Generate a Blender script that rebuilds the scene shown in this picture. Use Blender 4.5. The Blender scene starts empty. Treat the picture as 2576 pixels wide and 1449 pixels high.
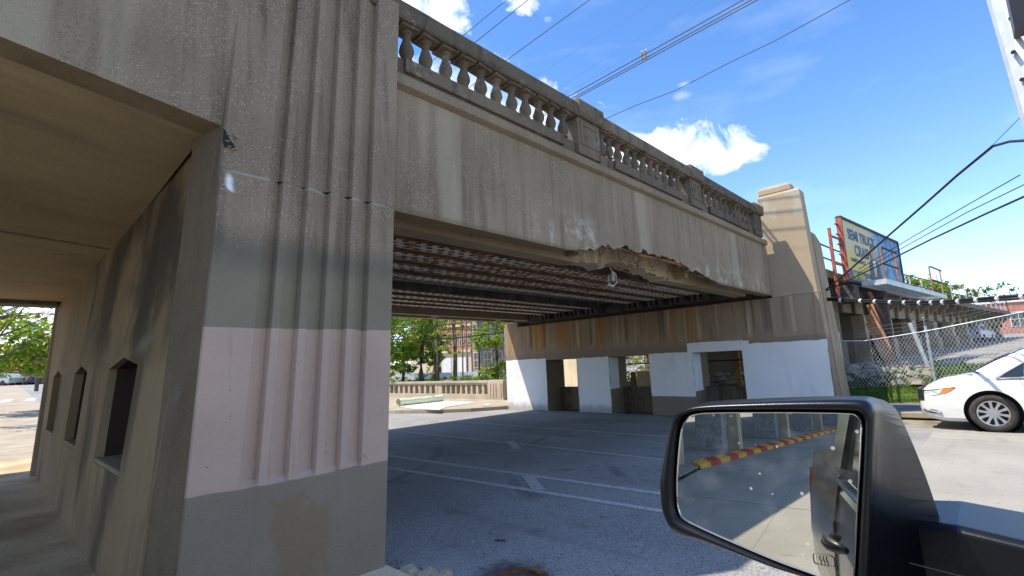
import bpy, bmesh, math, random
import numpy as np
from mathutils import Vector, Matrix
random.seed(7); rng = np.random.default_rng(7)
S = bpy.context.scene; COL = S.collection
PI = math.pi

# ------------------------------------------------------------------ camera
F_, YAW, PIT, ROL, HC = 1263.45, 0.80977, 0.15574, -0.04119, 1.8
_f = np.array([math.sin(YAW)*math.cos(PIT), math.cos(YAW)*math.cos(PIT), math.sin(PIT)])
_r = np.array([math.cos(YAW), -math.sin(YAW), 0.0]); _u = np.cross(_r, _f)
_R = math.cos(ROL)*_r + math.sin(ROL)*_u; _U = -math.sin(ROL)*_r + math.cos(ROL)*_u
cd = bpy.data.cameras.new('camera'); cam = bpy.data.objects.new('camera', cd); COL.objects.link(cam)
mw = Matrix.Identity(4)
for i in range(3):
    mw[i][0] = _R[i]; mw[i][1] = _U[i]; mw[i][2] = -_f[i]
mw[2][3] = HC
cam.matrix_world = mw
cd.sensor_width = 36; cd.lens = F_/2576*36; cd.clip_start = 0.02; cd.clip_end = 2000
S.camera = cam
C0 = np.array([0, 0, HC])
def _ray(x, y): return _R*((x-1288)/F_) - _U*((y-724.5)/F_) + _f
def GZ(x, y, z=0.0): d = _ray(x, y); return C0 + d*((z-HC)/d[2])      # measured point at height z
def PX(x, y, X): d = _ray(x, y); return C0 + d*(X/d[0])               # ... in the plane x = X
def PY(x, y, Y): d = _ray(x, y); return C0 + d*(Y/d[1])               # ... in the plane y = Y
def RG(x, y, r): d = _ray(x, y); return C0 + d*(r/math.hypot(d[0], d[1]))  # ... at range r

# ------------------------------------------------------------------ light
SUN = Vector((-0.45, 0.37, 1.0)).normalized()
el = math.asin(SUN.z); az = math.atan2(SUN.x, SUN.y)
W = bpy.data.worlds.new('World'); S.world = W; W.use_nodes = True
nt = W.node_tree; nt.nodes.clear()
def wn(t, **k):
    n = nt.nodes.new(t)
    for a, v in k.items(): setattr(n, a, v)
    return n
sky = wn('ShaderNodeTexSky', sky_type='NISHITA', sun_disc=False, sun_elevation=el, sun_rotation=az, air_density=1.0, dust_density=0.4, ozone_density=3.0)
tc = wn('ShaderNodeTexCoord')
def wm(op, a, b=None, c=None, clamp=False):
    n = wn('ShaderNodeMath', operation=op, use_clamp=clamp)
    for i, v in enumerate((a, b, c)):
        if v is None: continue
        if isinstance(v, (int, float)): n.inputs[i].default_value = v
        else: nt.links.new(v, n.inputs[i])
    return n.outputs[0]
def wdot(v):
    n = wn('ShaderNodeVectorMath', operation='DOT_PRODUCT'); nt.links.new(tc.outputs['Generated'], n.inputs[0]); n.inputs[1].default_value = tuple(v); return n.outputs['Value']
no = wn('ShaderNodeTexNoise'); no.inputs['Scale'].default_value = 16; no.inputs['Detail'].default_value = 9; no.inputs['Roughness'].default_value = 0.62; no.inputs['Distortion'].default_value = 0.5
nt.links.new(tc.outputs['Generated'], no.inputs['Vector'])
no2 = wn('ShaderNodeTexNoise'); no2.inputs['Scale'].default_value = 5; no2.inputs['Detail'].default_value = 6
mp2 = wn('ShaderNodeMapping'); mp2.inputs['Scale'].default_value = (1, 1, 3.5); nt.links.new(tc.outputs['Generated'], mp2.inputs['Vector']); nt.links.new(mp2.outputs[0], no2.inputs['Vector'])
cloud = None
# clouds: direction measured at their centre, half width, half height, softness, strength
for (x, y, hw, hh, amp, st) in [(1715, 392, 165, 72, .85, 1.0), (1820, 400, 105, 42, .85, 1.0), (1690, 352, 90, 30, .8, 1.0),
                            (1040, 20, 130, 55, .85, 1.0), (1120, 55, 60, 30, .8, .95), (1335, 5, 62, 26, .9, .95), (1380, 48, 14, 10, .6, .3),
                            (1120, 230, 260, 95, .5, 1.0), (1330, 300, 160, 75, .5, 1.0), (1560, 400, 130, 60, .5, 1.0), (1718, 212, 16, 7, .6, .22), (1712, 240, 20, 10, .6, .16),
                            (60, 820, 260, 170, .4, .9), (1120, 900, 500, 140, .4, .9)]:
    d = _ray(x, y); d = d/np.linalg.norm(d); e1 = np.cross(d, [0, 0, 1.0]); e1 /= np.linalg.norm(e1); e2 = np.cross(e1, d)
    rad = np.linalg.norm(_ray(x, y))
    a = hw/F_/rad*1.0; b = hh/F_/rad*1.0
    u = wm('DIVIDE', wdot(e1), a); v = wm('DIVIDE', wdot(e2), b); w = wdot(d)
    r = wm('SQRT', wm('ADD', wm('MULTIPLY', u, u), wm('MULTIPLY', v, v)))
    val = wm('SUBTRACT', wm('ADD', 1.0, wm('MULTIPLY', wm('SUBTRACT', no.outputs['Fac'], 0.5), 4.2*amp)), r)
    val = wm('MULTIPLY', wm('POWER', wm('MULTIPLY', val, 1.05, clamp=True), 0.8), wm('GREATER_THAN', w, 0.0))
    val = wm('MULTIPLY', val, st)
    cloud = val if cloud is None else wm('MAXIMUM', cloud, val)
scat = wm('MULTIPLY', wm('SUBTRACT', no2.outputs['Fac'], 0.53), 7.0, clamp=True)
scat = wm('MULTIPLY', scat, wm('MULTIPLY', wm('SUBTRACT', 0.40, wdot(_f)), 6.0, clamp=True))
cloud = wm('MAXIMUM', cloud, scat)
thin = wm('MULTIPLY', wm('SUBTRACT', no2.outputs['Fac'], 0.52), 1.6, clamp=True)
sepz = wdot((0, 0, 1))
haze_low = wm('POWER', wm('SUBTRACT', 1.0, wm('MAXIMUM', sepz, 0.0), clamp=True), 5.0)
hs = wn('ShaderNodeHueSaturation'); hs.inputs['Saturation'].default_value = 1.22; hs.inputs['Hue'].default_value = 0.505; nt.links.new(sky.outputs[0], hs.inputs['Color'])
def wmix(f, a, b):
    n = wn('ShaderNodeMix', data_type='RGBA')
    for s, v in ((0, f), (6, a), (7, b)):
        if isinstance(v, (int, float)): n.inputs[s].default_value = v
        elif isinstance(v, tuple): n.inputs[s].default_value = v
        else: nt.links.new(v, n.inputs[s])
    return n.outputs[2]
SKYS = 0.14
base = wmix(wm('MULTIPLY', haze_low, 0.33), hs.outputs[0], (4.9, 5.8, 7.4, 1))
base = wmix(wm('MULTIPLY', thin, 0.28), base, (5.5, 6.0, 6.6, 1))
csh = wmix(wm('MULTIPLY', wm('SUBTRACT', no.outputs['Fac'], 0.40), 5, clamp=True), (3.6, 4.1, 4.9, 1), (6.6, 6.6, 6.6, 1))
base = wmix(cloud, base, csh)
bg = wn('ShaderNodeBackground'); nt.links.new(base, bg.inputs[0]); bg.inputs[1].default_value = SKYS
wo = wn('ShaderNodeOutputWorld'); nt.links.new(bg.outputs[0], wo.inputs[0])
sl = bpy.data.lights.new('sun', 'SUN'); sl.energy = 3.4; sl.angle = math.radians(0.5); sl.color = (1, 0.91, 0.78)
so = bpy.data.objects.new('sun', sl); COL.objects.link(so); so.rotation_euler = SUN.to_track_quat('Z', 'Y').to_euler(); so.location = (0, 0, 60)
vs = S.view_settings; vs.view_transform = 'Standard'; vs.look = 'None'; vs.exposure = 1.1; vs.gamma = 1.0; vs.use_curve_mapping = False
S.render.engine = 'CYCLES'; S.cycles.max_bounces = 7; S.cycles.diffuse_bounces = 4; S.cycles.use_denoising = True
try: S.cycles.denoiser = 'OPENIMAGEDENOISE'
except Exception: pass
S.cycles.caustics_reflective = False; S.cycles.caustics_refractive = False; S.cycles.sample_clamp_indirect = 6

# ------------------------------------------------------------------ material helpers
class MT:
    def __init__(s, name, rough=0.9, spec=0.2):
        s.M = bpy.data.materials.new(name); s.M.use_nodes = True; s.t = s.M.node_tree; s.t.nodes.clear()
        s.out = s.t.nodes.new('ShaderNodeOutputMaterial'); s.b = s.t.nodes.new('ShaderNodeBsdfPrincipled')
        s.t.links.new(s.b.outputs[0], s.out.inputs[0]); s.b.inputs['Roughness'].default_value = rough; s.b.inputs['Specular IOR Level'].default_value = spec
        g = s.t.nodes.new('ShaderNodeNewGeometry'); s.pos = g.outputs['Position']; s.nrm = g.outputs['Normal']; s.isl = g.outputs['Random Per Island']
        sx = s.t.nodes.new('ShaderNodeSeparateXYZ'); s.t.links.new(s.pos, sx.inputs[0]); s.x, s.y, s.z = sx.outputs
    def lk(s, v, i):
        if isinstance(v, (int, float)): i.default_value = v
        elif isinstance(v, tuple): i.default_value = v if len(v) == 4 or i.type == 'VECTOR' else (*v, 1)
        else: s.t.links.new(v, i)
    def m(s, op, a, b=0.0, c=None, clamp=False):
        n = s.t.nodes.new('ShaderNodeMath'); n.operation = op; n.use_clamp = clamp
        s.lk(a, n.inputs[0]); s.lk(b, n.inputs[1])
        if c is not None: s.lk(c, n.inputs[2])
        return n.outputs[0]
    def vec(s, sc, v=None):
        n = s.t.nodes.new('ShaderNodeVectorMath'); n.operation = 'MULTIPLY'; s.lk(v or s.pos, n.inputs[0]); n.inputs[1].default_value = sc; return n.outputs[0]
    def noise(s, scale, v=None, detail=4, rough=0.55, dist=0.0):
        n = s.t.nodes.new('ShaderNodeTexNoise'); s.lk(v or s.pos, n.inputs['Vector']); n.inputs['Scale'].default_value = scale
        n.inputs['Detail'].default_value = detail; n.inputs['Roughness'].default_value = rough; n.inputs['Distortion'].default_value = dist; return n.outputs['Fac']
    def vor(s, scale, v=None):
        n = s.t.nodes.new('ShaderNodeTexVoronoi'); s.lk(v or s.pos, n.inputs['Vector']); n.inputs['Scale'].default_value = scale
        return n.outputs['Distance'], n.outputs['Color']
    def ss(s, v, a, b):       # smooth 0..1 ramp of v between a and b
        n = s.t.nodes.new('ShaderNodeMapRange'); n.interpolation_type = 'SMOOTHSTEP'; s.lk(v, n.inputs[0]); n.inputs[1].default_value = a; n.inputs[2].default_value = b; return n.outputs[0]
    def mix(s, f, a, b, mode='MIX'):
        n = s.t.nodes.new('ShaderNodeMix'); n.data_type = 'RGBA'; n.blend_type = mode; s.lk(f, n.inputs[0]); s.lk(a, n.inputs[6]); s.lk(b, n.inputs[7]); return n.outputs[2]
    def band(s, v, a, b, e=0.01):
        return s.m('MULTIPLY', s.ss(v, a-e, a+e), s.m('SUBTRACT', 1.0, s.ss(v, b-e, b+e)))
    def col(s, c): s.lk(c, s.b.inputs['Base Color'])
    def bump(s, h, st=0.3, d=0.01):
        n = s.t.nodes.new('ShaderNodeBump'); n.inputs['Strength'].default_value = st; n.inputs['Distance'].default_value = d; s.lk(h, n.inputs['Height']); s.t.links.new(n.outputs[0], s.b.inputs['Normal'])

def simple(name, c, rough=0.6, metal=0.0, spec=0.4, var=0.0, vs_=8.0):
    t = MT(name, rough, spec); t.b.inputs['Metallic'].default_value = metal
    if var: t.col(t.mix(t.ss(t.noise(vs_), .3, .7), tuple(k*(1-var) for k in c), tuple(min(1, k*(1+var)) for k in c)))
    else: t.col(c)
    return t.M

def concrete_core(t, base, dark=0.55, streak=0.5, pebb=0.5, psc=70):
    """weathered aggregate concrete: blotches, vertical runs of dirt, exposed pebbles"""
    base = (base[0]*1.03, base[1]*.975, base[2]*.90)
    bl = t.noise(0.7, detail=6); c = t.mix(t.ss(bl, .3, .7), tuple(k*.82 for k in base), tuple(k*1.15 for k in base))
    st = t.noise(2.6, t.vec((2.2, 2.2, .16)), 6, .6); c = t.mix(t.m('MULTIPLY', t.ss(st, .48, .72), streak), c, tuple(k*dark for k in base))
    st2 = t.noise(5.5, t.vec((2.2, 2.2, .1)), 4); c = t.mix(t.m('MULTIPLY', t.ss(st2, .55, .75), streak*.5), c, tuple(min(1, k*1.35) for k in base))
    fine = t.noise(38, detail=3); c = t.mix(t.m('MULTIPLY', t.ss(fine, .35, .75), .28), c, tuple(k*1.3 for k in base))
    if pebb:
        d, pc = t.vor(psc); r = t.t.nodes.new('ShaderNodeSeparateColor'); t.t.links.new(pc, r.inputs[0])
        on = t.m('MULTIPLY', t.m('LESS_THAN', d, .33), t.m('GREATER_THAN', r.outputs[0], .72)); patch = t.ss(t.noise(1.9, detail=3), .38, .62)
        c = t.mix(t.m('MULTIPLY', t.m('MULTIPLY', on, pebb), t.m('ADD', .25, patch)), c, tuple(min(1, k*2.1) for k in base))
        on2 = t.m('MULTIPLY', t.m('LESS_THAN', d, .3), t.m('LESS_THAN', r.outputs[1], .12)); c = t.mix(t.m('MULTIPLY', on2, .7), c, tuple(k*.3 for k in base))
        t.bump(t.m('ADD', t.m('MULTIPLY', fine, .6), t.m('MULTIPLY', t.m('SUBTRACT', .5, d), .7)), .45, .012)
    else:
        t.bump(t.m('ADD', fine, t.m('MULTIPLY', bl, 2)), .3, .01)
    return c

RAW = (.24, .202, .15); TAN = (.36, .285, .2)
def conc(name, base=RAW, **k):
    t = MT(name, .93, .15); t.col(concrete_core(t, base, **k)); return t.M
M_conc = conc('raw_concrete')
M_conc_lt = conc('pale_concrete', (.40, .345, .26), streak=.35, pebb=.3)
M_soffit = conc('soffit_concrete', (.27, .225, .155), streak=.1, pebb=0)
t = MT('lichen_dark_concrete', .93, .15); c = concrete_core(t, (.165, .14, .108), dark=.33, streak=.85, pebb=.9); oi = t.t.nodes.new('ShaderNodeObjectInfo')
c = t.mix(t.ss(oi.outputs['Random'], .1, 1.0), c, t.mix(.45, c, (.06, .05, .04))); c = t.mix(t.m('MULTIPLY', t.ss(t.noise(4.5, detail=6, rough=.7), .58, .66), .55), c, (.32, .285, .225)); c = t.mix(t.m('MULTIPLY', t.ss(t.noise(3.1, detail=6, rough=.7), .56, .64), .6), c, (.05, .045, .035)); t.col(c); M_lichen = t.M
M_broken = conc('broken_concrete', (.36, .315, .235), streak=.15, pebb=.35, psc=30)
M_plain = conc('plain_concrete', (.42, .375, .3), streak=.05, pebb=.25)

# front pylon of the near pier: bands of paint over weathered concrete
t = MT('pier_paint', .9, .2); c = concrete_core(t, (.238, .198, .15), streak=.95, dark=.36, pebb=1.0)
wob = t.m('MULTIPLY', t.m('SUBTRACT', t.noise(3.2, detail=3), .5), .05)
zz = t.m('ADD', t.z, wob)
grain = t.noise(55, detail=3); big = t.noise(1.1, detail=4)
def paintc(cc): return t.mix(t.ss(big, .3, .7), tuple(k*.93 for k in cc), tuple(k*1.06 for k in cc))
c = t.mix(t.m('SUBTRACT', 1.0, t.ss(t.m('ADD', t.z, t.m('MULTIPLY', t.m('SUBTRACT', t.noise(1.3), .5), .5)), 2.62, 2.95)), c, paintc((.222, .188, .13)))
c = t.mix(t.m('MULTIPLY', t.band(t.m('ADD', t.z, t.m('MULTIPLY', t.noise(1.7), .3)), 2.85, 3.1, .12), .45), c, (.08, .07, .06))
c = t.mix(t.m('SUBTRACT', 1.0, t.ss(zz, 2.19, 2.2)), c, paintc((.455, .325, .25)))
c = t.mix(t.m('SUBTRACT', 1.0, t.ss(zz, .985, .995)), c, paintc((.228, .184, .132)))
# brown touch-up patch on the base
wob2 = t.m('MULTIPLY', t.m('SUBTRACT', t.noise(5, detail=4), .5), .22)
bx = t.m('ADD', t.x, wob2); bz = t.m('ADD', t.z, wob2)
p1 = t.m('MULTIPLY', t.band(bx, 1.63, 1.86, .03), t.band(bz, .1, .9, .03)); p2 = t.m('MULTIPLY', t.band(bx, 1.7, 2.08, .03), t.band(bz, .22, .76, .03))
c = t.mix(t.m('MULTIPLY', t.m('MAXIMUM', p1, p2), .6), c, (.225, .148, .078))
# lime bloom under the joint
b1 = t.m('MULTIPLY', t.band(t.m('ADD', t.x, t.m('MULTIPLY', wob2, .45)), 1.245, 1.29, .025), t.band(t.m('ADD', t.z, t.m('MULTIPLY', wob2, .8)), 3.3, 3.46, .03))
c = t.mix(b1, c, (.8, .82, .84))
rol = t.noise(2.4, t.vec((1.6, 1, .5)), 5); c = t.mix(t.m('MULTIPLY', t.m('MULTIPLY', t.ss(rol, .55, .72), t.m('LESS_THAN', t.z, 2.6)), .22), c, (.30, .27, .23))
scf = t.noise(6.5, t.vec((1, 1, 1.8)), 6, .7); c = t.mix(t.m('MULTIPLY', t.m('MULTIPLY', t.ss(scf, .66, .72), t.m('LESS_THAN', t.z, 2.3)), .5), c, (.18, .155, .125))
drp = t.noise(14, t.vec((1, 1, .05)), 3); c = t.mix(t.m('MULTIPLY', t.m('MULTIPLY', t.ss(drp, .64, .7), t.band(t.z, .99, 2.2, .25)), .22), c, (.2, .17, .15))
jz = t.m('ADD', t.z, t.m('MULTIPLY', t.m('SUBTRACT', t.noise(7, detail=4), .5), .05)); lm = t.m('MULTIPLY', t.band(jz, 3.462, 3.487, .006), t.ss(t.noise(5.5, detail=3), .47, .56)); c = t.mix(t.m('MULTIPLY', lm, .4), c, (.46, .42, .35))
run_ = t.m('MULTIPLY', t.ss(t.noise(13, t.vec((1, 1, .12)), 4), .62, .7), t.m('MULTIPLY', t.band(t.z, 3.1, 3.47, .12), t.m('LESS_THAN', t.x, 1.75))); c = t.mix(t.m('MULTIPLY', run_, .55), c, (.44, .40, .33))
# chips
d, pc = t.vor(9); c = t.mix(t.m('MULTIPLY', t.m('LESS_THAN', d, .05), .8), c, (.05, .045, .04))
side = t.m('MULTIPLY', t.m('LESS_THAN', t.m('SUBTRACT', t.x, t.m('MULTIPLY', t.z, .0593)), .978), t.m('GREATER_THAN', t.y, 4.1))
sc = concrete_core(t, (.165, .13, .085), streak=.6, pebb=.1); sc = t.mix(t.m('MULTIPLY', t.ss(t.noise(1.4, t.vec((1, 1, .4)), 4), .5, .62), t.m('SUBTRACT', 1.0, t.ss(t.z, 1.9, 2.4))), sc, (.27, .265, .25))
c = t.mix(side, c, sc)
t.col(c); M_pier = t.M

# inner walls of the near pier: stained brown and grey, with dark shade painted inside the openings
t = MT('passage_wall', .92, .15); c = concrete_core(t, (.275, .21, .13), streak=.3, pebb=0)
n1 = t.noise(.9, t.vec((1, 1, .35)), 5); c = t.mix(t.ss(n1, .47, .66), c, (.115, .085, .055)); n3 = t.noise(1.7, t.vec((1, 1, .3)), 4)
c = t.mix(t.m('MULTIPLY', t.ss(n3, .56, .68), t.m('SUBTRACT', 1.0, t.ss(t.z, .8, 1.1))), c, (.30, .305, .30))
soot = t.m('MULTIPLY', t.ss(t.noise(.75, detail=4), .36, .58), t.m('MULTIPLY', t.ss(t.z, 1.75, 2.5), t.m('SUBTRACT', 1.0, t.ss(t.y, 7.5, 11)))); c = t.mix(t.m('MULTIPLY', soot, .9), c, (.06, .047, .034)); c = t.mix(t.m('MULTIPLY', t.band(t.m('ADD', t.z, t.m('MULTIPLY', t.y, .02)), 2.2, 2.32, .08), t.m('MULTIPLY', t.ss(t.noise(1.1), .45, .6), .5)), c, (.3, .26, .2))
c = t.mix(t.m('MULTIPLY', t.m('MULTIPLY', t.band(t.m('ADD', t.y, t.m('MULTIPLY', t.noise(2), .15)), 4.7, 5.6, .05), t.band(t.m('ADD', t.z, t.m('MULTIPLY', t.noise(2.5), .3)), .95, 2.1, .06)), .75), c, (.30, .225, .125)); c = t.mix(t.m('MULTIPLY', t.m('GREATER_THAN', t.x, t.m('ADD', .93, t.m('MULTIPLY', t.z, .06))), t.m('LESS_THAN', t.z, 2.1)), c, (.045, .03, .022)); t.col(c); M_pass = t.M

# far abutment: white roller paint with ragged edges, rust runs above
t = MT('abutment_paint', .9, .15); c = concrete_core(t, (.285, .232, .172), streak=.8, dark=.45, pebb=.35)
run = t.noise(1.15, t.vec((1, 1.4, .05)), 6); runm = t.m('MULTIPLY', t.ss(run, .44, .58), t.m('MULTIPLY', t.ss(t.z, 2.25, 2.5), t.m('SUBTRACT', 1.0, t.ss(t.z, 3.5, 3.6))))
c = t.mix(t.m('MULTIPLY', runm, t.m('MULTIPLY', t.ss(t.y, 6.2, 8), .85)), c, (.36, .175, .055))
run2 = t.noise(1.5, t.vec((1, 1.9, .05)), 5); run2m = t.m('MULTIPLY', t.ss(run2, .55, .65), t.m('MULTIPLY', t.ss(t.z, 2.35, 2.7), t.m('SUBTRACT', 1.0, t.ss(t.z, 3.5, 3.6))))
c = t.mix(t.m('MULTIPLY', run2m, .7), c, (.085, .065, .05))
run3 = t.noise(2.6, t.vec((1, 2.1, .04)), 4); c = t.mix(t.m('MULTIPLY', t.ss(run3, .58, .7), t.m('MULTIPLY', t.ss(t.z, 2.3, 2.6), t.m('SUBTRACT', 1.0, t.ss(t.z, 3.52, 3.56)))), c, (.48, .40, .29))
c = t.mix(t.m('MULTIPLY', t.m('SUBTRACT', 1.0, t.ss(t.z, 2.2, 2.42)), .92), c, (.235, .185, .135))   # tan paint band low down
wy = t.m('ADD', t.y, t.m('MULTIPLY', t.m('SUBTRACT', t.noise(4, detail=3), .5), .06)); wz = t.m('ADD', t.z, t.m('MULTIPLY', t.m('SUBTRACT', t.noise(3, detail=4), .5), .07))
def rect(y0, y1, z0, z1): return t.m('MULTIPLY', t.band(wy, y0, y1, .008), t.band(wz, z0, z1, .008))
wht = rect(13.44, 17, -1, 2.09)
for a in (rect(10.42, 11.86, -1, 2.03), rect(7.22, 8.77, .62, 2.05), rect(5.6, 7.36, 1.9, 2.33), rect(3.365, 5.62, -1, 2.2), rect(5.4, 5.75, -1, 2.3)): wht = t.m('MAXIMUM', wht, a)
frontal = t.m('LESS_THAN', t.x, 15.96)
wcol = t.mix(t.m('MULTIPLY', t.ss(t.noise(2, t.vec((1, 1.5, .3)), 5), .55, .75), .4), (.76, .77, .78), (.52, .52, .5))
wcol = t.mix(t.m('MULTIPLY', t.ss(t.noise(6, detail=6, rough=.7), .66, .7), .6), wcol, (.45, .43, .4))
wcol = t.mix(t.m('MULTIPLY', t.ss(t.noise(.9, detail=5), .45, .7), .22), wcol, (.60, .58, .54))
wcol = t.mix(t.m('MULTIPLY', t.m('SUBTRACT', 1.0, t.ss(t.m('SUBTRACT', t.z, t.m('MULTIPLY', t.noise(5, detail=4), .35)), -.1, .22)), .75), wcol, (.30, .28, .25))
c = t.mix(t.m('MULTIPLY', wht, frontal), c, wcol)
tanp = t.mix(t.ss(t.noise(1.5, detail=5), .3, .7), (.40, .31, .205), (.46, .36, .245)); c = t.mix(t.m('MULTIPLY', t.m('MULTIPLY', t.ss(t.z, 3.49, 3.5), t.m('LESS_THAN', t.y, 4.9)), .85), c, tanp); c = t.mix(t.m('MULTIPLY', t.m('MULTIPLY', t.ss(t.z, 2.3, 2.4), t.m('LESS_THAN', t.y, 4.7)), .45), c, (.36, .29, .2))
c = t.mix(t.m('MULTIPLY', t.ss(t.noise(2.3, detail=4), .55, .6), t.m('MULTIPLY', t.ss(t.z, 5.75, 5.9), .7)), c, (.42, .38, .3))
t.col(c); M_abut = t.M
M_white = simple('white_wall_paint', (.70, .72, .74), .8, var=.06, vs_=2)

# fascia girder with white lime bloom over the broken edge
t = MT('fascia_concrete', .93, .15); c = concrete_core(t, (.25, .208, .158), streak=.75, dark=.48, pebb=.9)
lim = t.noise(2.6, t.vec((1, 1, .8)), 7, .7); low = t.m('SUBTRACT', 1.0, t.ss(t.m('ADD', t.z, t.m('MULTIPLY', t.noise(1.2), .5)), 3.9, 4.6))
zone = t.m('MAXIMUM', t.band(t.x, 5.6, 7.0, .7), t.m('MULTIPLY', t.band(t.x, 10.8, 15.2, 1.2), .6))
c = t.mix(t.m('MULTIPLY', t.m('MULTIPLY', t.ss(lim, .46, .66), low), zone), c, (.60, .57, .50))
band_ = t.noise(1.1, t.vec((1, 1, .12)), 3); c = t.mix(t.m('MULTIPLY', t.ss(band_, .56, .66), .55), c, (.40, .345, .25))
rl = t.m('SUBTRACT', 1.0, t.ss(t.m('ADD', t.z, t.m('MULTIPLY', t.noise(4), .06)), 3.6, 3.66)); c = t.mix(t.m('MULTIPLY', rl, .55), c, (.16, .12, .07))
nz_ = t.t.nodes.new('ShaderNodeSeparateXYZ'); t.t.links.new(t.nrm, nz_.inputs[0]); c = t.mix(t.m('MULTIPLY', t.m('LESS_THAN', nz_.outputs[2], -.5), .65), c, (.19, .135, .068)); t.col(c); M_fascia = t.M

# rust, plates
t = MT('rusty_steel', .85, .25); n1 = t.noise(9, t.vec((.5, 1, 1)), 6); t.col(t.mix(t.ss(n1, .35, .65), (.085, .042, .022), (.27, .115, .045))); t.bump(n1, .4, .01); M_rust = t.M
t = MT('grey_lattice_plate', .8, .25); n1 = t.noise(1.6, detail=6); n2 = t.noise(7, t.vec((.6, 1.5, 1)), 5)
c = t.mix(t.ss(n2, .4, .7), (.58, .54, .46), (.70, .66, .57)); c = t.mix(t.m('MULTIPLY', t.ss(n2, .46, .58), t.ss(t.m('ADD', n1, t.m('MULTIPLY', t.m('MULTIPLY', t.band(t.x, 5.5, 11.5, 1.5), t.m('LESS_THAN', t.y, 8.5)), .24)), .46, .6)), c, (.27, .115, .04)); c = t.mix(t.m('MULTIPLY', t.ss(t.noise(12, t.vec((.4, 1.5, 1)), 4), .55, .65), .45), c, (.13, .07, .035)); t.col(c); M_plate = t.M
t = MT('dark_girder_steel', .8, .3); n1 = t.noise(3, detail=5); t.col(t.mix(t.ss(n1, .4, .65), (.045, .043, .042), (.10, .09, .08))); M_dsteel = t.M
M_rustred = simple('red_oxide_steel', (.34, .085, .06), .7, var=.35, vs_=5)
M_rustor = simple('orange_rusted_steel', (.36, .17, .09), .8, var=.3, vs_=6)
M_galv = simple('galvanised_steel', (.52, .55, .55), .5, .35, var=.15, vs_=5)
M_black = simple('black_rubber', (.012, .012, .014), .55)
M_cable = simple('cable_black', (.018, .018, .02), .5)
M_gwire = simple('grey_wire', (.14, .17, .22), .5)
M_wire = simple('bare_wire', (.03, .03, .035), .5)

# ground materials
t = MT('asphalt', .92, .25); d, pc = t.vor(85); r = t.t.nodes.new('ShaderNodeSeparateColor'); t.t.links.new(pc, r.inputs[0])
n1 = t.noise(.55, detail=5); n2 = t.noise(60, detail=3)
c = t.mix(t.ss(n1, .35, .65), (.215, .21, .20), (.285, .28, .268)); c = t.mix(t.m('MULTIPLY', t.ss(n2, .4, .65), .5), c, (.33, .325, .31))
c = t.mix(t.m('MULTIPLY', t.m('GREATER_THAN', r.outputs[0], .86), .55), c, (.45, .45, .45)); c = t.mix(t.m('MULTIPLY', t.m('LESS_THAN', r.outputs[1], .14), .6), c, (.04, .04, .04))
tr = t.noise(.8, t.vec((1.5, .2, 1)), 4); c = t.mix(t.m('MULTIPLY', t.ss(tr, .55, .7), .4), c, (.15, .147, .14)); st_ = t.noise(1.3, detail=5); c = t.mix(t.m('MULTIPLY', t.ss(st_, .58, .7), .45), c, (.12, .115, .105)); ck = t.vor(.22)[0]; wl_ = t.noise(.25, t.vec((2.2, .12, 1)), 2); c = t.mix(t.m('MULTIPLY', t.ss(wl_, .5, .62), .3), c, (.33, .325, .315))
ro = t.m('ADD', t.m('MULTIPLY', t.m('SUBTRACT', t.x, 3.35), t.m('SUBTRACT', t.x, 3.35)), t.m('MULTIPLY', t.m('SUBTRACT', t.y, 3.35), t.m('SUBTRACT', t.y, 3.35)))
c = t.mix(t.m('MULTIPLY', t.m('SUBTRACT', 1.0, t.ss(t.m('ADD', ro, t.m('MULTIPLY', t.noise(9), .25)), .12, .3)), .8), c, (.03, .028, .028)); t.col(c)
for (cx_, cy_, R_, a_) in ((11.5, 1.0, 5.6, .5), (12.0, 1.2, 7.6, .35), (2.0, 14.0, 7.0, .4)):
    rr = t.m('SQRT', t.m('ADD', t.m('POWER', t.m('SUBTRACT', t.x, cx_), 2.0), t.m('POWER', t.m('SUBTRACT', t.y, cy_), 2.0))); c = t.mix(t.m('MULTIPLY', t.m('MULTIPLY', t.band(rr, R_-.09, R_+.09, .05), t.ss(t.noise(.6, detail=3), .45, .6)), a_), c, (.07, .068, .065))
edge_d = t.m('MULTIPLY', t.ss(t.x, 14.9, 15.7), .5); c = t.mix(t.m('MULTIPLY', edge_d, t.ss(t.noise(2.5, detail=5), .35, .6)), c, (.13, .12, .1)); t.col(c)
t.bump(t.m('ADD', t.m('MULTIPLY', d, .5), n2), .5, .01); M_asph = t.M
t = MT('street_concrete', .9, .2); n1 = t.noise(.5, detail=5); n2 = t.noise(30, detail=4)
c = t.mix(t.ss(n1, .3, .7), (.27, .258, .23), (.34, .325, .29)); c = t.mix(t.m('MULTIPLY', t.ss(n2, .5, .7), .4), c, (.20, .19, .165)); sp9 = t.vor(5.5)[0]; c = t.mix(t.m('MULTIPLY', t.m('LESS_THAN', sp9, .07), .7), c, (.07, .06, .05)); n9 = t.noise(2.6, detail=6, rough=.7); c = t.mix(t.m('MULTIPLY', t.ss(n9, .58, .68), .4), c, (.16, .15, .13))
n4 = t.noise(1.5, t.vec((.25, 2, 1)), 4); c = t.mix(t.m('MULTIPLY', t.ss(n4, .55, .7), .4), c, (.19, .18, .16)); t.col(c); t.bump(n2, .3, .01); M_street = t.M
t = MT('footway_concrete', .92, .15); n1 = t.noise(1.1, detail=6); n2 = t.noise(26, detail=4)
c = t.mix(t.ss(n1, .35, .68), (.40, .345, .265), (.31, .26, .19)); c = t.mix(t.m('MULTIPLY', t.ss(n2, .45, .7), .3), c, (.18, .14, .09)); t.col(c); t.bump(n2, .3, .01); M_walk = t.M
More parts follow.
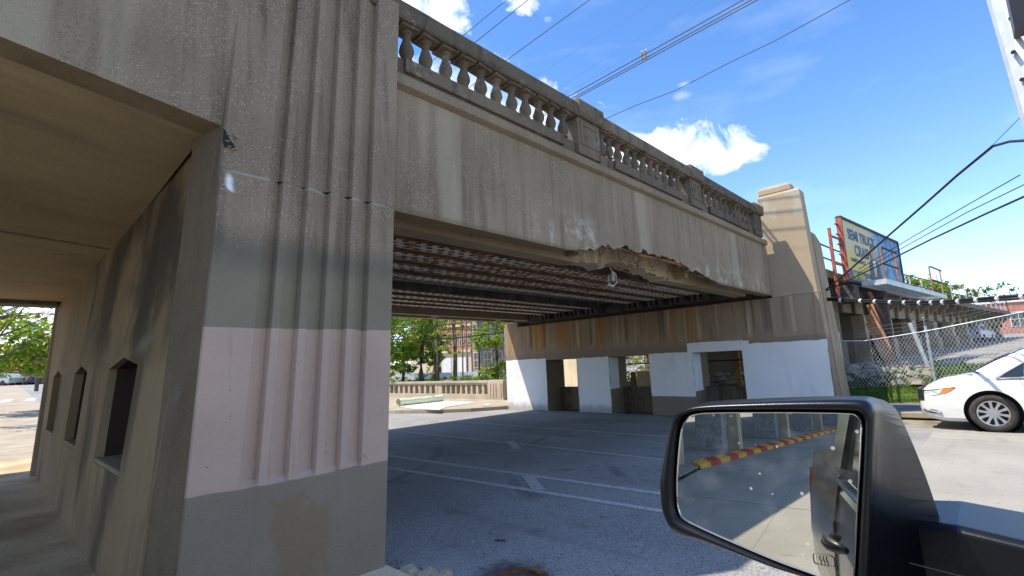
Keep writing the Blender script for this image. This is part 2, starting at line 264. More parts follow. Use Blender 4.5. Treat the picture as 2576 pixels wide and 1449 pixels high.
t = MT('footway_slab', .92, .15); n1 = t.noise(.9, detail=6); n2 = t.noise(26, detail=4); c = t.mix(t.ss(n1, .38, .66), (.68, .55, .36), (.40, .30, .18)); c = t.mix(t.m('MULTIPLY', t.ss(n2, .45, .7), .3), c, (.16, .12, .075)); t.col(c); t.bump(n2, .3, .01); M_foot = t.M
t = MT('bare_earth', .95, .1); n1 = t.noise(1.5, detail=6); t.col(t.mix(t.ss(n1, .35, .65), (.16, .13, .085), (.28, .25, .2))); t.bump(n1, .6, .05); M_earth = t.M
t = MT('gravel_ground', .95, .1); n1 = t.noise(22, detail=5); t.col(t.mix(t.ss(n1, .35, .65), (.17, .17, .165), (.42, .41, .39))); t.bump(n1, .8, .04); M_gravel = t.M
t = MT('lawn_soil', .95, .1); n1 = t.noise(3, detail=6); t.col(t.mix(t.ss(n1, .35, .65), (.045, .085, .015), (.10, .13, .03))); M_lawn = t.M
t = MT('worn_line_paint', .85, .2); n1 = t.noise(13, detail=6); t.col(t.mix(t.ss(n1, .40, .58), (.36, .355, .34), (.50, .49, .47))); M_line = t.M
t = MT('worn_yellow_paint', .85, .2); n1 = t.noise(9, detail=5); t.col(t.mix(t.ss(n1, .3, .5), (.2, .15, .08), (.62, .36, .03))); M_yline = t.M
t = MT('kerb_stripe_paint', .85, .2); n1 = t.noise(8, detail=5); M_kred = simple('kerb_red', (.42, .03, .03), .8, var=.3, vs_=9); M_kyel = simple('kerb_yellow', (.62, .33, .02), .8, var=.3, vs_=9)

def leafmat(name, a, b, trans=.35):
    t = MT(name, .6, .25); c = t.mix(t.isl, a, b); c = t.mix(t.m('MULTIPLY', t.ss(t.noise(1.2), .4, .6), .4), c, tuple(k*.6 for k in a)); t.col(c)
    tr = t.t.nodes.new('ShaderNodeBsdfTranslucent'); t.lk(c, tr.inputs[0]); mx = t.t.nodes.new('ShaderNodeMixShader'); mx.inputs[0].default_value = trans
    t.t.links.new(t.b.outputs[0], mx.inputs[1]); t.t.links.new(tr.outputs[0], mx.inputs[2]); t.t.links.new(mx.outputs[0], t.out.inputs[0]); return t.M
M_leafA = leafmat('maple_leaf', (.11, .24, .022), (.28, .44, .04), .5); M_leafB = leafmat('young_leaf', (.26, .34, .035), (.44, .47, .06), .5); M_leafC = leafmat('shrub_leaf', (.04, .10, .015), (.11, .2, .03))
M_blade = leafmat('grass_blade', (.04, .115, .008), (.12, .22, .02), .3)
M_bark = simple('tree_bark', (.10, .08, .06), .95, var=.4, vs_=10)

# ------------------------------------------------------------------ mesh helpers
class MB:
    def __init__(s): s.v = []; s.f = []; s.mi = []; s.k = 0
    def mat(s, k): s.k = k; return s
    def quads(s, pts, faces):
        o = len(s.v); s.v += [tuple(p) for p in pts]
        for f in faces: s.f.append(tuple(o+i for i in f)); s.mi.append(s.k)
        return s
    def hexa(s, p):   # 4 bottom (ccw from above) + 4 top
        return s.quads(p, [(3, 2, 1, 0), (4, 5, 6, 7), (0, 1, 5, 4), (1, 2, 6, 5), (2, 3, 7, 6), (3, 0, 4, 7)])
    def box(s, x0, x1, y0, y1, z0, z1):
        return s.hexa([(x0, y0, z0), (x1, y0, z0), (x1, y1, z0), (x0, y1, z0), (x0, y0, z1), (x1, y0, z1), (x1, y1, z1), (x0, y1, z1)])
    def obox(s, c, ex, ey, ez, a, b, h):   # oriented box centred at c with half sizes a,b,h
        c, ex, ey, ez = map(np.array, (c, ex, ey, ez))
        P = [c+sx*a*ex+sy*b*ey+sz*h*ez for sz in (-1, 1) for sx, sy in ((-1, -1), (1, -1), (1, 1), (-1, 1))]
        return s.hexa(P)
    def tube(s, pts, r, n=6, cap=True):
        pts = [Vector(p) for p in pts]; rs = r if isinstance(r, (list, tuple)) else [r]*len(pts); o = len(s.v); up = Vector((0, 0, 1))
        for i, p in enumerate(pts):
            d = (pts[min(i+1, len(pts)-1)] - pts[max(i-1, 0)]).normalized(); a = d.cross(up)
            if a.length < .05: a = d.cross(Vector((1, 0, 0)))
            a.normalize(); b = d.cross(a)
            for k in range(n): q = p + (a*math.cos(2*PI*k/n) + b*math.sin(2*PI*k/n))*rs[i]; s.v.append(tuple(q))
        for i in range(len(pts)-1):
            for k in range(n): s.f.append((o+i*n+k, o+i*n+(k+1) % n, o+(i+1)*n+(k+1) % n, o+(i+1)*n+k)); s.mi.append(s.k)
        if cap:
            s.f.append(tuple(o+k for k in range(n))[::-1]); s.mi.append(s.k); s.f.append(tuple(o+(len(pts)-1)*n+k for k in range(n))); s.mi.append(s.k)
        return s
    def lathe(s, prof, c, n=14, axis='z'):
        o = len(s.v)
        for (r, h) in prof:
            for k in range(n):
                a = 2*PI*k/n; p = (r*math.cos(a), r*math.sin(a), h)
                if axis == 'x': p = (h, r*math.cos(a), r*math.sin(a))
                if axis == 'y': p = (r*math.cos(a), h, r*math.sin(a))
                s.v.append((c[0]+p[0], c[1]+p[1], c[2]+p[2]))
        for i in range(len(prof)-1):
            for k in range(n): s.f.append((o+i*n+k, o+i*n+(k+1) % n, o+(i+1)*n+(k+1) % n, o+(i+1)*n+k)); s.mi.append(s.k)
        return s
    def loft(s, loops, cap0=True, cap1=True, closed=True):
        o = len(s.v); n = len(loops[0])
        for L in loops: s.v += [tuple(p) for p in L]
        for i in range(len(loops)-1):
            for k in range(n if closed else n-1): s.f.append((o+i*n+k, o+i*n+(k+1) % n, o+(i+1)*n+(k+1) % n, o+(i+1)*n+k)); s.mi.append(s.k)
        if cap0: s.f.append(tuple(o+k for k in range(n))[::-1]); s.mi.append(s.k)
        if cap1: s.f.append(tuple(o+(len(loops)-1)*n+k for k in range(n))); s.mi.append(s.k)
        return s
    def prism(s, poly, d):   # extrude closed polygon along vector d
        return s.loft([poly, [tuple(np.array(p)+np.array(d)) for p in poly]])
    def grid(s, P):
        o = len(s.v); a, b = len(P), len(P[0])
        for R in P: s.v += [tuple(p) for p in R]
        for i in range(a-1):
            for j in range(b-1): s.f.append((o+i*b+j, o+(i+1)*b+j, o+(i+1)*b+j+1, o+i*b+j+1)); s.mi.append(s.k)
        return s
    def build(s, name, mats, parent=None, smooth=False, bevel=0, fix=True):
        off = Vector(parent['_o']) if parent is not None and '_o' in parent.keys() else Vector((0, 0, 0))
        me = bpy.data.meshes.new(name); me.from_pydata([(v[0]-off.x, v[1]-off.y, v[2]-off.z) for v in s.v], [], s.f)
        for m in (mats if isinstance(mats, (list, tuple)) else [mats]): me.materials.append(m)
        me.polygons.foreach_set('material_index', s.mi)
        if fix:
            bm = bmesh.new(); bm.from_mesh(me); bmesh.ops.recalc_face_normals(bm, faces=bm.faces[:]); bm.to_mesh(me); bm.free()
        if smooth: me.polygons.foreach_set('use_smooth', [True]*len(me.polygons))
        o = bpy.data.objects.new(name, me); COL.objects.link(o)
        if parent is not None: o.parent = parent
        if '_o' not in o.keys() and parent is not None: o['_o'] = tuple(off)
        if bevel:
            b = o.modifiers.new('bevel', 'BEVEL'); b.width = bevel; b.segments = 2; b.limit_method = 'ANGLE'; b.angle_limit = .6
        return o
def tag(o, label, cat, group=None, kind=None):
    o['label'] = label; o['category'] = cat
    if group: o['group'] = group
    if kind: o['kind'] = kind
    return o
def thing(name, loc, label, cat, group=None):
    o = bpy.data.objects.new(name, None); COL.objects.link(o); o.location = loc; o['_o'] = tuple(float(k) for k in loc); o.empty_display_size = .2
    return tag(o, label, cat, group)
def struct(o): o['kind'] = 'structure'; return o
def copy_tree(o, parent=None):
    c = o.copy(); COL.objects.link(c)
    if parent is not None: c.parent = parent
    for ch in list(o.children): copy_tree(ch, c)
    return c

def rock(m, c_, r_):
    o = len(m.v); P = []
    for i in range(7):
        a = 2*PI*i/7; P.append((c_[0]+r_*random.uniform(.7, 1.1)*math.cos(a), c_[1]+r_*random.uniform(.7, 1.1)*math.sin(a), c_[2]+random.uniform(-.3, .1)*r_))
    for i in range(5):
        a = 2*PI*i/5+.4; P.append((c_[0]+r_*random.uniform(.35, .7)*math.cos(a), c_[1]+r_*random.uniform(.35, .7)*math.sin(a), c_[2]+r_*random.uniform(.35, .6)))
    bm = bmesh.new(); vs_ = [bm.verts.new(p) for p in P]; bmesh.ops.convex_hull(bm, input=vs_); bm.verts.ensure_lookup_table(); idx = {}
    for f in bm.faces:
        for v in f.verts:
            if v not in idx: idx[v] = len(m.v); m.v.append(tuple(v.co))
        m.f.append(tuple(idx[v] for v in f.verts)); m.mi.append(m.k)
    bm.free()
# ------------------------------------------------------------------ terrain
def zt(x, y):   # gentle rise north and east of the underpass
    a = min(2.0, max(0.0, (y-24)*(.045 if x < 8 else .024))); b = 0.0
    if x > 20.4: b = .15 + min(1, (x-20.4)/2.6)*.80 + max(0, x-23)*.036
    return max(a, min(b, 3.5))
g = MB(); xs = [-300, -120, -60, -30, -10, 0, 6, 12, 19.9, 20.5, 21.2, 22, 23, 26, 30, 40, 55, 80, 140, 300]; ys = [-300, -100, -40, -15, -6, 0, 5, 10, 16, 24, 32, 45, 60, 70, 120, 400]
g.grid([[(x, y, zt(x, y)-.05) for y in ys] for x in xs]); struct(g.build('ground', M_earth))
struct(MB().grid([[(x, y, zt(x, y)) for y in (1.3, 4, 10, 18, 24, 32, 45, 70, 140)] for x in (2.5, 5, 10, 15.95)]).build('road', M_asph))
struct(MB().grid([[(x, y, 0.004) for y in (-60, -10, 1.3)] for x in (-120, -40, 0, 10, 17.45)]).build('street', M_street))
# west part of the street runs up to the striped kerb, footway slab by the pier
struct(MB().quads([(-28.5, 1.302, .006), (-3.2, 1.302, .006), (-3.2, 3.2, .006), (-11.9, 3.41, .006)], [(0, 1, 2, 3)]).build('street_edge', M_street))
struct(MB().quads([(-3.19, 1.302, .006), (2.49, 1.302, .006), (2.49, 4, .006), (-3.19, 4, .006)], [(0, 1, 2, 3)]).build('street_corner', M_street))
w = MB(); w.prism([(2.62, 3.75, 0), (2.62, 17, 0), (-3.2, 17, 0), (-3.2, 3.3, 0), (2.1, 3.3, 0), (2.5, 3.42, 0)], (0, 0, .12)); struct(w.build('footway', M_foot, bevel=.015))
struct(MB().grid([[(x, y, zt(x, y)+.006) for y in (17.2, 24, 32, 45, 70, 140)] for x in (-3.2, 2.49)]).build('far_footway', M_walk))
# east pavement, kerb, lawn, car park
e = MB(); e.box(17.6, 20.35, -40, 3.0, 0, .15); struct(e.build('pavement', simple('grey_pavement', (.15, .15, .15), .9, var=.25, vs_=2)))
e = MB(); e.box(17.45, 17.6, -40, 3.0, 0, .155); struct(e.build('kerb', M_walk, bevel=.02))
gr = MB(); gr.grid([[(x, y, zt(x, y)+.01+.03*math.sin(x*5+y*3)) for y in np.linspace(-14, 4.4, 14)] for x in np.linspace(20.36, 23.1, 8)]); gr.grid([[(x, y, zt(x, y)+.05) for y in (-16, -8, -2, 1, 2.3)] for x in (23.0, 24, 25.5, 27.2)]); struct(gr.build('lawn', M_lawn))
gr = MB(); gr.grid([[(x, y, zt(x, y)+.02) for y in (-40, -10, 0, 4, 12, 30)] for x in (23.0, 26, 32, 45, 60, 90)]); struct(gr.build('car_park', simple('car_park_gravel', (.24, .225, .195), .95, var=.3, vs_=.6)))
# north pavement outside the bridge, with flared kerb
kp = [(15.8, 15.75), (14.4, 16.4), (13.35, 17.5), (12.6, 19.4), (12.2, 23), (12.1, 32)]
n = MB(); n.prism([(x, y, 0) for x, y in kp] + [(19.6, 32, 0), (19.6, 15.75, 0)], (0, 0, .15)); struct(n.build('north_pavement', M_walk, bevel=.02))

def strip(name, a, b, w, mat, z=.004):
    a, b = np.array(a, float), np.array(b, float); d = b-a; L = np.linalg.norm(d); d /= L; q = np.array([-d[1], d[0]])*w/2; n = max(1, int(L/1.5)); m = MB()
    m.grid([[tuple(a+d*L*i/n+q)+(zt(*(a+d*L*i/n))+z,), tuple(a+d*L*i/n-q)+(zt(*(a+d*L*i/n))+z,)] for i in range(n+1)]); return struct(m.build(name, mat))
strip('lane_line', (6.15, 12.5), (6.62, 2.6), .13, M_line); strip('lane_line', (5.25, 12.5), (5.88, 2.6), .13, M_line); strip('lane_line', (9.0, 16), (8.8, 3), .09, M_line)
strip('lane_line', (11.6, 14.5), (11.4, 4), .08, M_line)
strip('lane_dash', (6.42, 5.95), (5.76, 5.1), .2, M_line, .008); strip('lane_dash', (9.1, 8.95), (8.36, 8.0), .2, M_line, .008); strip('lane_dash', (9.0, 14.1), (9.7, 13.2), .12, M_line, .008)
strip('lane_line', (7.9, 19.5), (11, 17.8), .1, M_line); strip('yellow_line', (3.9, 1.42), (5.2, 1.42), .14, M_yline); strip('yellow_line', (-1, 80), (-.4, 40), .14, M_line)
for k in range(5): strip('crosswalk_bar', (1.0+k*1.1, 44), (1.3+k*1.1, 47), .5, M_line, .015)
for i, x in enumerate((-4.3, -8.2, -12.4)): strip('slab_joint', (x, 2.9), (x+.3, -3), .015, M_black, .0086)

# ------------------------------------------------------------------ near pier with passage wall, niches and ribbed pylon
pier = thing('bridge_pier', (1.9, 9, .12), 'nearest concrete pier with ribbed front pylon painted pink, and three openings', 'pier')
def wx(y, z):
    t_ = min(1.25, max(-.1, (y-4.6)/9)); zt_ = 3.85+(3.42-3.85)*t_; xt = 1.17+(.93-1.17)*t_; return .84 + (xt-.84)*(z-.12)/(zt_-.12)
ys0, ys1 = 4.55, 13.55; ops = [(5.8, 7.22), (8.78, 9.95), (11.5, 12.65)]
b = MB(); XR = 2.63
def wblock(y0, y1, z0, z1, xi=None):
    x1 = XR if xi is None else xi
    b.hexa([(wx(y0, z0), y0, z0), (x1, y0, z0), (x1, y1, z0), (wx(y1, z0), y1, z0), (wx(y0, z1), y0, z1), (x1, y0, z1), (x1, y1, z1), (wx(y1, z1), y1, z1)])
yy = ys0
for (a0, a1) in ops + [(ys1, None)]:
    wblock(yy, a0, .12, 1.0); wblock(yy, a0, 1.0, 1.96); yy = a1
yy = ys0
for (a0, a1) in ops + [(ys1, None)]:
    wblock(yy, a0, 1.96, 2.10)
    if a1:
        am = (a0+a1)/2
        for (p, q, zp, zq) in ((a0, am, 1.96, 2.06), (am, a1, 2.06, 1.96)):
            b.hexa([(wx(p, zp), p, zp), (XR, p, zp), (XR, q, zq), (wx(q, zq), q, zq), (wx(p, 2.10), p, 2.10), (XR, p, 2.10), (XR, q, 2.10), (wx(q, 2.10), q, 2.10)])
    yy = a1
wblock(ys0, ys1, 2.10, 4.6)
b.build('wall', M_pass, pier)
for i, (a0, a1) in enumerate(ops):
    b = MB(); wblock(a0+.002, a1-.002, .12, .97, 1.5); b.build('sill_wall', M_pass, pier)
    b = MB(); b.prism([(wx(a0, .97)+.004, a0+.004, .965), (1.5, a0+.004, .965), (1.5, a1-.004, .965), (wx(a1, .97)+.004, a1-.004, .965)], (0, 0, .05)); b.build('sill', M_soffit, pier, bevel=.012)
# sunlit end quoin of the passage wall
b = MB(); b.hexa([(.76, 13.552, .12), (XR, 13.552, .12), (XR, 14.1, .12), (.80, 14.1, .12), (.90, 13.552, 3.7), (XR, 13.552, 3.7), (XR, 14.1, 3.7), (.94, 14.1, 3.7)]); b.build('end_quoin', M_conc_lt, pier, bevel=.02)
# pylon: horizontal section lofted upwards, the ribs lean slightly with the batter
E1 = dict(L=(.986, .0593), A=(1.30, .075), r1=(1.447, .0678), r2=(1.674, .0655), r3=(1.896, .0647), r4=(2.109, .0656), rf=(2.309, .0677), R=(2.570, .0683))
def ex(k, z): return E1[k][0]+E1[k][1]*z
def fy(z): return 4.13+(z-.12)*.0542
def section(z, fl):
    y = fy(z); P = [(ex('L', z)-.13, y+.42), (ex('L', z)-.055, y+.16), (ex('L', z), y), (ex('A', z), y)]
    edges = [('A', 'r1'), ('r1', 'r2'), ('r2', 'r3'), ('r3', 'r4'), ('r4', 'rf')]
    for i, (a, c_) in enumerate(edges):
        x0 = ex(a, z)+(0 if i == 0 else .062); x1 = ex(c_, z)
        if i: P.append((x0, y))
        for s_, dd in ((.03, .006), (.3, .03), (.62, .055), (.93, .068)): P.append((x0+(x1-x0)*s_, y+dd*fl))
        P.append((x1-.012, y+.068*fl)); P.append((x1, y))
    P += [(ex('R', z), y), (ex('R', z), y+.5)]
    return [(p[0], p[1], z) for p in P]
b = MB(); zs = [.1, .5, .93, .985, 1.005, 1.04, 1.6, 2.2, 2.9, 3.485]; fls = [0, 0, 0, 0, .55, 1, 1, 1, 1, 1]
b.loft([section(z, f) for z, f in zip(zs, fls)]); b.build('pylon_base', M_pier, pier)
b = MB(); b.loft([[(p[0]+(.004 if i < 3 else 0), p[1]+.006, p[2]) for i, p in enumerate(section(z, 1))] for z in (3.489, 4.4, 5.4, 6.6, 7.2)]); b.build('pylon_shaft', M_pier, pier)
# broken pocket at the corner above the joint, its shade painted on a flat sheet
b = MB(); P = [(1.195, 3.83), (1.22, 3.80), (1.245, 3.74), (1.285, 3.70), (1.27, 3.665), (1.23, 3.675), (1.205, 3.66), (1.19, 3.72)]
b.quads([(x, fy(z)-.004, z) for x, z in P], [tuple(range(8))]); b.build('spalled_pocket', simple('painted_void_shade', (.025, .02, .016), .95), pier)
b = MB()
for k in range(16): c_ = (random.uniform(1.215, 1.31), 0, random.uniform(3.66, 3.80)); rock(b, (c_[0], fy(c_[2])-.004, c_[2]), random.uniform(.008, .02))
b.build('exposed_aggregate', M_broken, pier)['kind'] = 'stuff'

# ------------------------------------------------------------------ west span over the footway
ws = thing('footway_span', (-1.5, 9, 3.5), 'concrete span over the shaded footway, upper left, with plain soffit', 'bridge span')
gz = lambda x: 3.88+(1.19-x)*.138 if x > -6 else 4.87
b = MB(); b.hexa([(-7, 4.40, 4.05), (1.24, 4.40, gz(1.24)), (1.24, 4.62, gz(1.24)-.01), (-7, 4.62, 4.05), (-7, 4.40, 6.15), (1.36, 4.40, 6.15), (1.36, 4.62, 6.15), (-7, 4.62, 6.15)])
b = MB(); xsn = (-7, -2.6, -1.2, -.1, .5, 1.32)
def gb(x): return 4.06-(x+.11)*.138 if x > -1.3 else 4.22
b.loft([[(x, 4.40, gb(x)), (x, 4.62, gb(x)-.03), (x, 4.66, 6.15), (x, 4.40, 6.15)] for x in xsn]); b.build('fascia_girder', M_fascia, ws)
b = MB(); xsn = (-7, -1.2, -.09, .5, 1.16); 
for x in ():
    pass
def zs_(x, y): f_ = (y-4.60)/(13.2-4.60); return (gb(x)-.024)*(1-f_)+3.43*f_
XS = np.linspace(-7, 1.13, 34); YS = np.linspace(4.60, 13.2, 30); b.grid([[(x, y, zs_(x, y)) for y in YS] for x in XS]); b.grid([[(x, y, zs_(x, y)+.3) for y in YS] for x in XS])
t = MT('board_marked_soffit', .92, .15); c = concrete_core(t, (.40, .315, .195), streak=0, pebb=0); bn = t.noise(1.2, t.vec((.25, 1.6, 1)), 5); c = t.mix(t.m('MULTIPLY', t.ss(bn, .5, .68), .5), c, (.17, .135, .085))
c = t.mix(t.m('MULTIPLY', t.band(t.m('ADD', t.y, t.m('MULTIPLY', t.noise(9, detail=3), .1)), 8.78, 8.86, .02), .75), c, (.09, .07, .05)); c = t.mix(t.m('MULTIPLY', t.ss(t.y, 8.85, 8.9), .35), c, (.5, .41, .26)); bl2 = t.noise(1.0, t.vec((.12, 5.5, 1)), 3); c = t.mix(t.m('MULTIPLY', t.ss(bl2, .5, .62), .1), c, (.20, .16, .10)); bst = t.noise(2.2, detail=6, rough=.7); c = t.mix(t.m('MULTIPLY', t.ss(bst, .62, .68), .5), c, (.14, .11, .075)); t.col(c)
b.build('soffit', t.M, ws, smooth=True, fix=False)
b = MB(); b.box(-7, .9, 13.2, 13.75, 3.36, 3.9); b.build('end_beam', M_lichen, ws)
b = MB(); b.box(-7, 2.6, 13.76, 15.9, 4.0, 6.1); b.box(-7, 1.2, 4.67, 13.75, 4.75, 5.2); b.build('deck', M_conc, ws)

# ------------------------------------------------------------------ main span: fascia, balustrade, rusty stringers
sp = thing('bridge_span', (9.3, 9.5, 3.55), 'long concrete fascia girder span with balustrade, broken lower edge and rusty steel underside', 'bridge span')
X0, X1 = 2.62, 15.80
# jagged lower edge of the front web
_jr = random.Random(11); JN = [0]
for k in range(120): JN.append(max(-.06, min(.07, JN[-1]*.6+_jr.gauss(0, .032))))
def jag(x):
    z = 3.55
    if 6.15 < x < 12.0:
        t_ = (x-6.15)/5.85; env = min(1, t_*3.6, (1-t_)*2.2); z = 3.55 + env*.29 + JN[int((x-6.15)/.06) % 120]*min(1, env*1.6)
    return z
xg = sorted(set([X0, 4, 5, 6.1] + list(np.arange(6.15, 12.05, .06)) + [12.2, 13, 14, X1]))
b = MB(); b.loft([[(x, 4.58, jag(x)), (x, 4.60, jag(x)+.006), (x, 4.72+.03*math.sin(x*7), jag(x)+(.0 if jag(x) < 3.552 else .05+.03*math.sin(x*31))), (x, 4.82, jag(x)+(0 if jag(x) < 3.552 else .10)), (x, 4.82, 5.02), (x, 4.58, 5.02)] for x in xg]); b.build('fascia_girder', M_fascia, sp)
# rear leg of the channel, broken in the middle
def jag2(x):
    if 7.0 < x < 10.4:
        t_ = (x-7)/3.4; env = min(1, t_*6, (1-t_)*6); return 3.56+env*(.07+.06*math.sin(x*2.3)+1.1*JN[int((x-7)/.07+60) % 120])
    return 3.55
xg2 = sorted(set([X0, 4, 5.5, 6.9] + list(np.arange(6.95, 11.1, .07)) + [12, 13.4, 15.2]))
b = MB(); b.loft([[(x, 5.10+(.03*math.sin(x*5)+1.2*JN[int(x*14) % 120] if 7 < x < 10.4 else 0), jag2(x)), (x, 5.42, jag2(x)), (x, 5.42, 4.3), (x, 5.10+(.02*math.sin(x*6) if 7 < x < 11 else 0), 4.05), (x, 5.10, 4.3)] for x in xg2])
b.mi = [1 if 7.0 < np.mean([b.v[i][0] for i in f]) < 10.4 else 0 for f in b.f]; b.build('channel_leg', [M_soffit, M_broken], sp)
b = MB(); b.box(X0, X1-.1, 4.825, 5.09, 4.0, 4.3); b.build('channel_roof', M_soffit, sp)
for x in (4.6, 6.75, 10.75, 13.2, 15.2): b = MB(); b.box(x-.06, x+.06, 4.825, 5.095, 3.62, 3.995); b.build('diaphragm', M_soffit, sp)
b = MB()
for k in range(70):
    x = _jr.uniform(6.4, 11.0); rock(b, (x, _jr.uniform(4.62, 4.8), jag(x)+_jr.uniform(-.005, .03)), _jr.uniform(.015, .05))
for k in range(40):
    x = _jr.uniform(7.1, 10.3); rock(b, (x, _jr.uniform(5.1, 5.15), jag2(x)+_jr.uniform(-.01, .05)), _jr.uniform(.02, .06))
b.build('broken_edge', M_broken, sp)['kind'] = 'stuff'
# rebar in the wound
for (x0, x1, y, z, r) in [(7.0, 11.4, 4.63, 3.79, .028), (7.1, 10.6, 4.76, 3.86, .016), (6.35, 7.1, 4.65, 3.76, .02)]:
    b = MB(); n_ = 16; b.tube([(x0+(x1-x0)*i/n_, y+.012*math.sin(i*1.7), (z if not (i in (0, n_)) else z+.06)+.012*math.sin(i*.9)-(.10 if x1 > 10 and i > 13 else 0)*(i-13)/3) for i in range(n_+1)], r, 6); b.build('reinforcing_bar', M_rust, sp)
for x in (7.35, 8.0, 8.55, 9.2, 10.05):
    b = MB(); L = random.uniform(.16, .3); b.tube([(x, 4.68, 3.88), (x-.04, 4.6, 3.80), (x-.07-L*.3, 4.62, 3.72-L*.12), (x-.06, 4.8, 3.68-L*.1), (x+.16, 4.95, 3.76), (x+.22, 5.0, 3.86)], .007, 5); b.build('stirrup', M_rust, sp)
for (x0, x1, z) in [(7.9, 8.9, 3.58), (9.7, 10.7, 3.6)]: b = MB(); b.tube([(x0, 5.14, z+.04), ((x0+x1)/2, 5.10, z), (x1, 5.13, z-.02)], .016, 6); b.build('reinforcing_bar', M_rust, sp)
b = MB(); b.tube([(10.75, 4.66, 3.66), (11.0, 4.6, 3.62), (11.2, 4.62, 3.62)], .014, 6); b.build('reinforcing_bar', M_rust, sp)
# ledge and parapet base
b = MB(); b.prism([(X0, 4.50, 5.055), (X0, 4.50, 5.17), (X0, 4.56, 5.225), (X0, 4.95, 5.225), (X0, 4.95, 5.03), (X0, 4.58, 5.025)], (15.75-X0, 0, 0)); b.build('ledge', M_conc, sp, bevel=.01)
posts = [(6.47, 7.12), (10.70, 11.28), (14.85, 15.45)]; bays = [(X0, 6.47), (7.12, 10.70), (11.28, 14.85)]
for a, c_ in bays:
    b = MB(); b.box(a+.01, c_-.01, 4.58, 4.73, 5.23, 5.435); b.build('parapet_base', M_lichen, sp, bevel=.012)
    b = MB(); b.box(a+.5, c_-.35, 4.53, 4.578, 5.262, 5.43); b.build('parapet_panel', M_lichen, sp, bevel=.01)
    b = MB(); b.prism([(a+.004, 4.47, 5.86), (a+.004, 4.455, 5.89), (a+.004, 4.455, 6.07), (a+.004, 4.49, 6.11), (a+.004, 4.74, 6.11), (a+.004, 4.77, 6.07), (a+.004, 4.77, 5.9), (a+.004, 4.75, 5.86)], (c_-a-.008, 0, 0)); b.build('coping', M_lichen, sp, bevel=.012)
for a, c_ in posts:
    b = MB(); b.box(a, c_, 4.51, 4.78, 5.226, 5.865); b.build('parapet_post', M_lichen, sp, bevel=.012)
    b = MB(); b.prism([(a-.03, 4.46, 5.87), (a-.03, 4.42, 5.91), (a-.03, 4.42, 6.13), (a-.03, 4.46, 6.165), (a-.03, 4.78, 6.165), (a-.03, 4.81, 6.12), (a-.03, 4.81, 5.91), (a-.03, 4.79, 5.87)], (c_-a+.06, 0, 0)); b.build('post_cap', M_lichen, sp, bevel=.012)
    b = MB(); x0, x1 = a+.12, c_-.12
    for q in ((x0-.05, x0, 5.40, 5.80), (x1, x1+.05, 5.40, 5.80), (x0, x1, 5.75, 5.80), (x0, x1, 5.40, 5.45)): b.box(q[0], q[1], 4.497, 4.53, q[2], q[3])
    b.build('post_panel', M_lichen, sp)
prof = [(0, 0), (.085, 0), (.085, .02), (.062, .035), (.092, .075), (.108, .115), (.102, .155), (.078, .205), (.057, .25), (.05, .275), (.062, .285), (.062, .30), (.05, .305), (.075, .325), (.10, .335), (.10, .345), (0, .345)]
proto = None
bxs = [2.88, 3.19, 3.47, 3.78, 4.08, 4.39, 4.69, 5.0, 5.30, 5.60, 5.89, 6.20] + [7.29, 7.54, 7.84, 8.15, 8.44, 8.76, 9.05, 9.35, 9.65, 9.97, 10.29] + [11.58, 11.93, 12.3, 12.64, 12.97, 13.3, 13.6, 13.9, 14.2, 14.54]
b = MB(); b.lathe([(r_*.86, h_*1.10) for r_, h_ in prof], (0, 0, 0), 16); b.box(-.13, .13, -.12, .12, .381, .422)
bal_mesh = b
for i, x in enumerate(bxs):
    if proto is None:
        proto = bal_mesh.build('baluster', M_lichen, None, smooth=False); proto.parent = sp
        for p in proto.data.polygons: p.use_smooth = len(p.vertices) == 4 and abs(p.normal.z) < .9
        o = proto
    else: o = proto.copy(); COL.objects.link(o)
    o.location = (x-9.3, 4.62-9.5, 5.437-3.55); o.rotation_euler = (random.uniform(-.015, .015), random.uniform(-.025, .025), random.uniform(-.12, .12)); o.scale = (random.uniform(.93, 1.04), random.uniform(.93, 1.04), 1)
# deck slab above the stringers
b = MB(); b.box(X0, 15.75, 5.0, 15.9, 4.55, 5.0); b.build('deck', M_dsteel, sp)
# perforated lattice plates on paired rust angles
def plate(y0, y1, z, name='lattice_plate'):
    m = MB(); L = .23; rows = 2 if y1-y0 < .42 else 3; hw = (y1-y0)/rows; m.k = 0
    xa = X0+.0; nx = int((15.2-xa)/L)
    for r_ in range(rows):
        for i in range(nx):
            xo = xa+i*L+(L/2 if r_ % 2 else 0); yo = y0+r_*hw; cx_, cy_ = xo+L/2, yo+hw/2
            O = [(xo, yo), (cx_, yo), (xo+L, yo), (xo+L, cy_), (xo+L, yo+hw), (cx_, yo+hw), (xo, yo+hw), (xo, cy_)]
            a_, b_ = .062, .034; sk = .02
            I = [(cx_-a_*.75-sk, cy_-b_), (cx_, cy_-b_), (cx_+a_*.75, cy_-b_), (cx_+a_, cy_), (cx_+a_*.75+sk, cy_+b_), (cx_, cy_+b_), (cx_-a_*.75, cy_+b_), (cx_-a_, cy_)]
            m.quads([(p[0], p[1], z) for p in O+I], [(k, (k+1) % 8, 8+(k+1) % 8, 8+k) for k in range(8)])
    return m.build(name, M_plate, sp, fix=False)
for (y0, y1) in [(6.32, 6.72), (7.02, 7.46), (7.84, 8.2), (8.66, 8.98), (10.42, 10.7), (11.14, 11.5), (11.86, 12.18), (12.6, 12.9)]:
    plate(y0-.04, y1+.05, 3.784)
    for (ya, yb) in ((y0-.075, y0-.035), (y1+.045, y1+.08)):
        m = MB(); m.box(X0, 15.25, ya, yb, 3.772, 3.797); m.box(X0, 15.25, (ya if ya < y0-.02 else yb-.025), (ya+.025 if ya < y0-.02 else yb), 3.80, 4.5); m.mi = [0]*6+[1]*6; m.build('rusty_stringer', [M_rust, M_dsteel], sp)
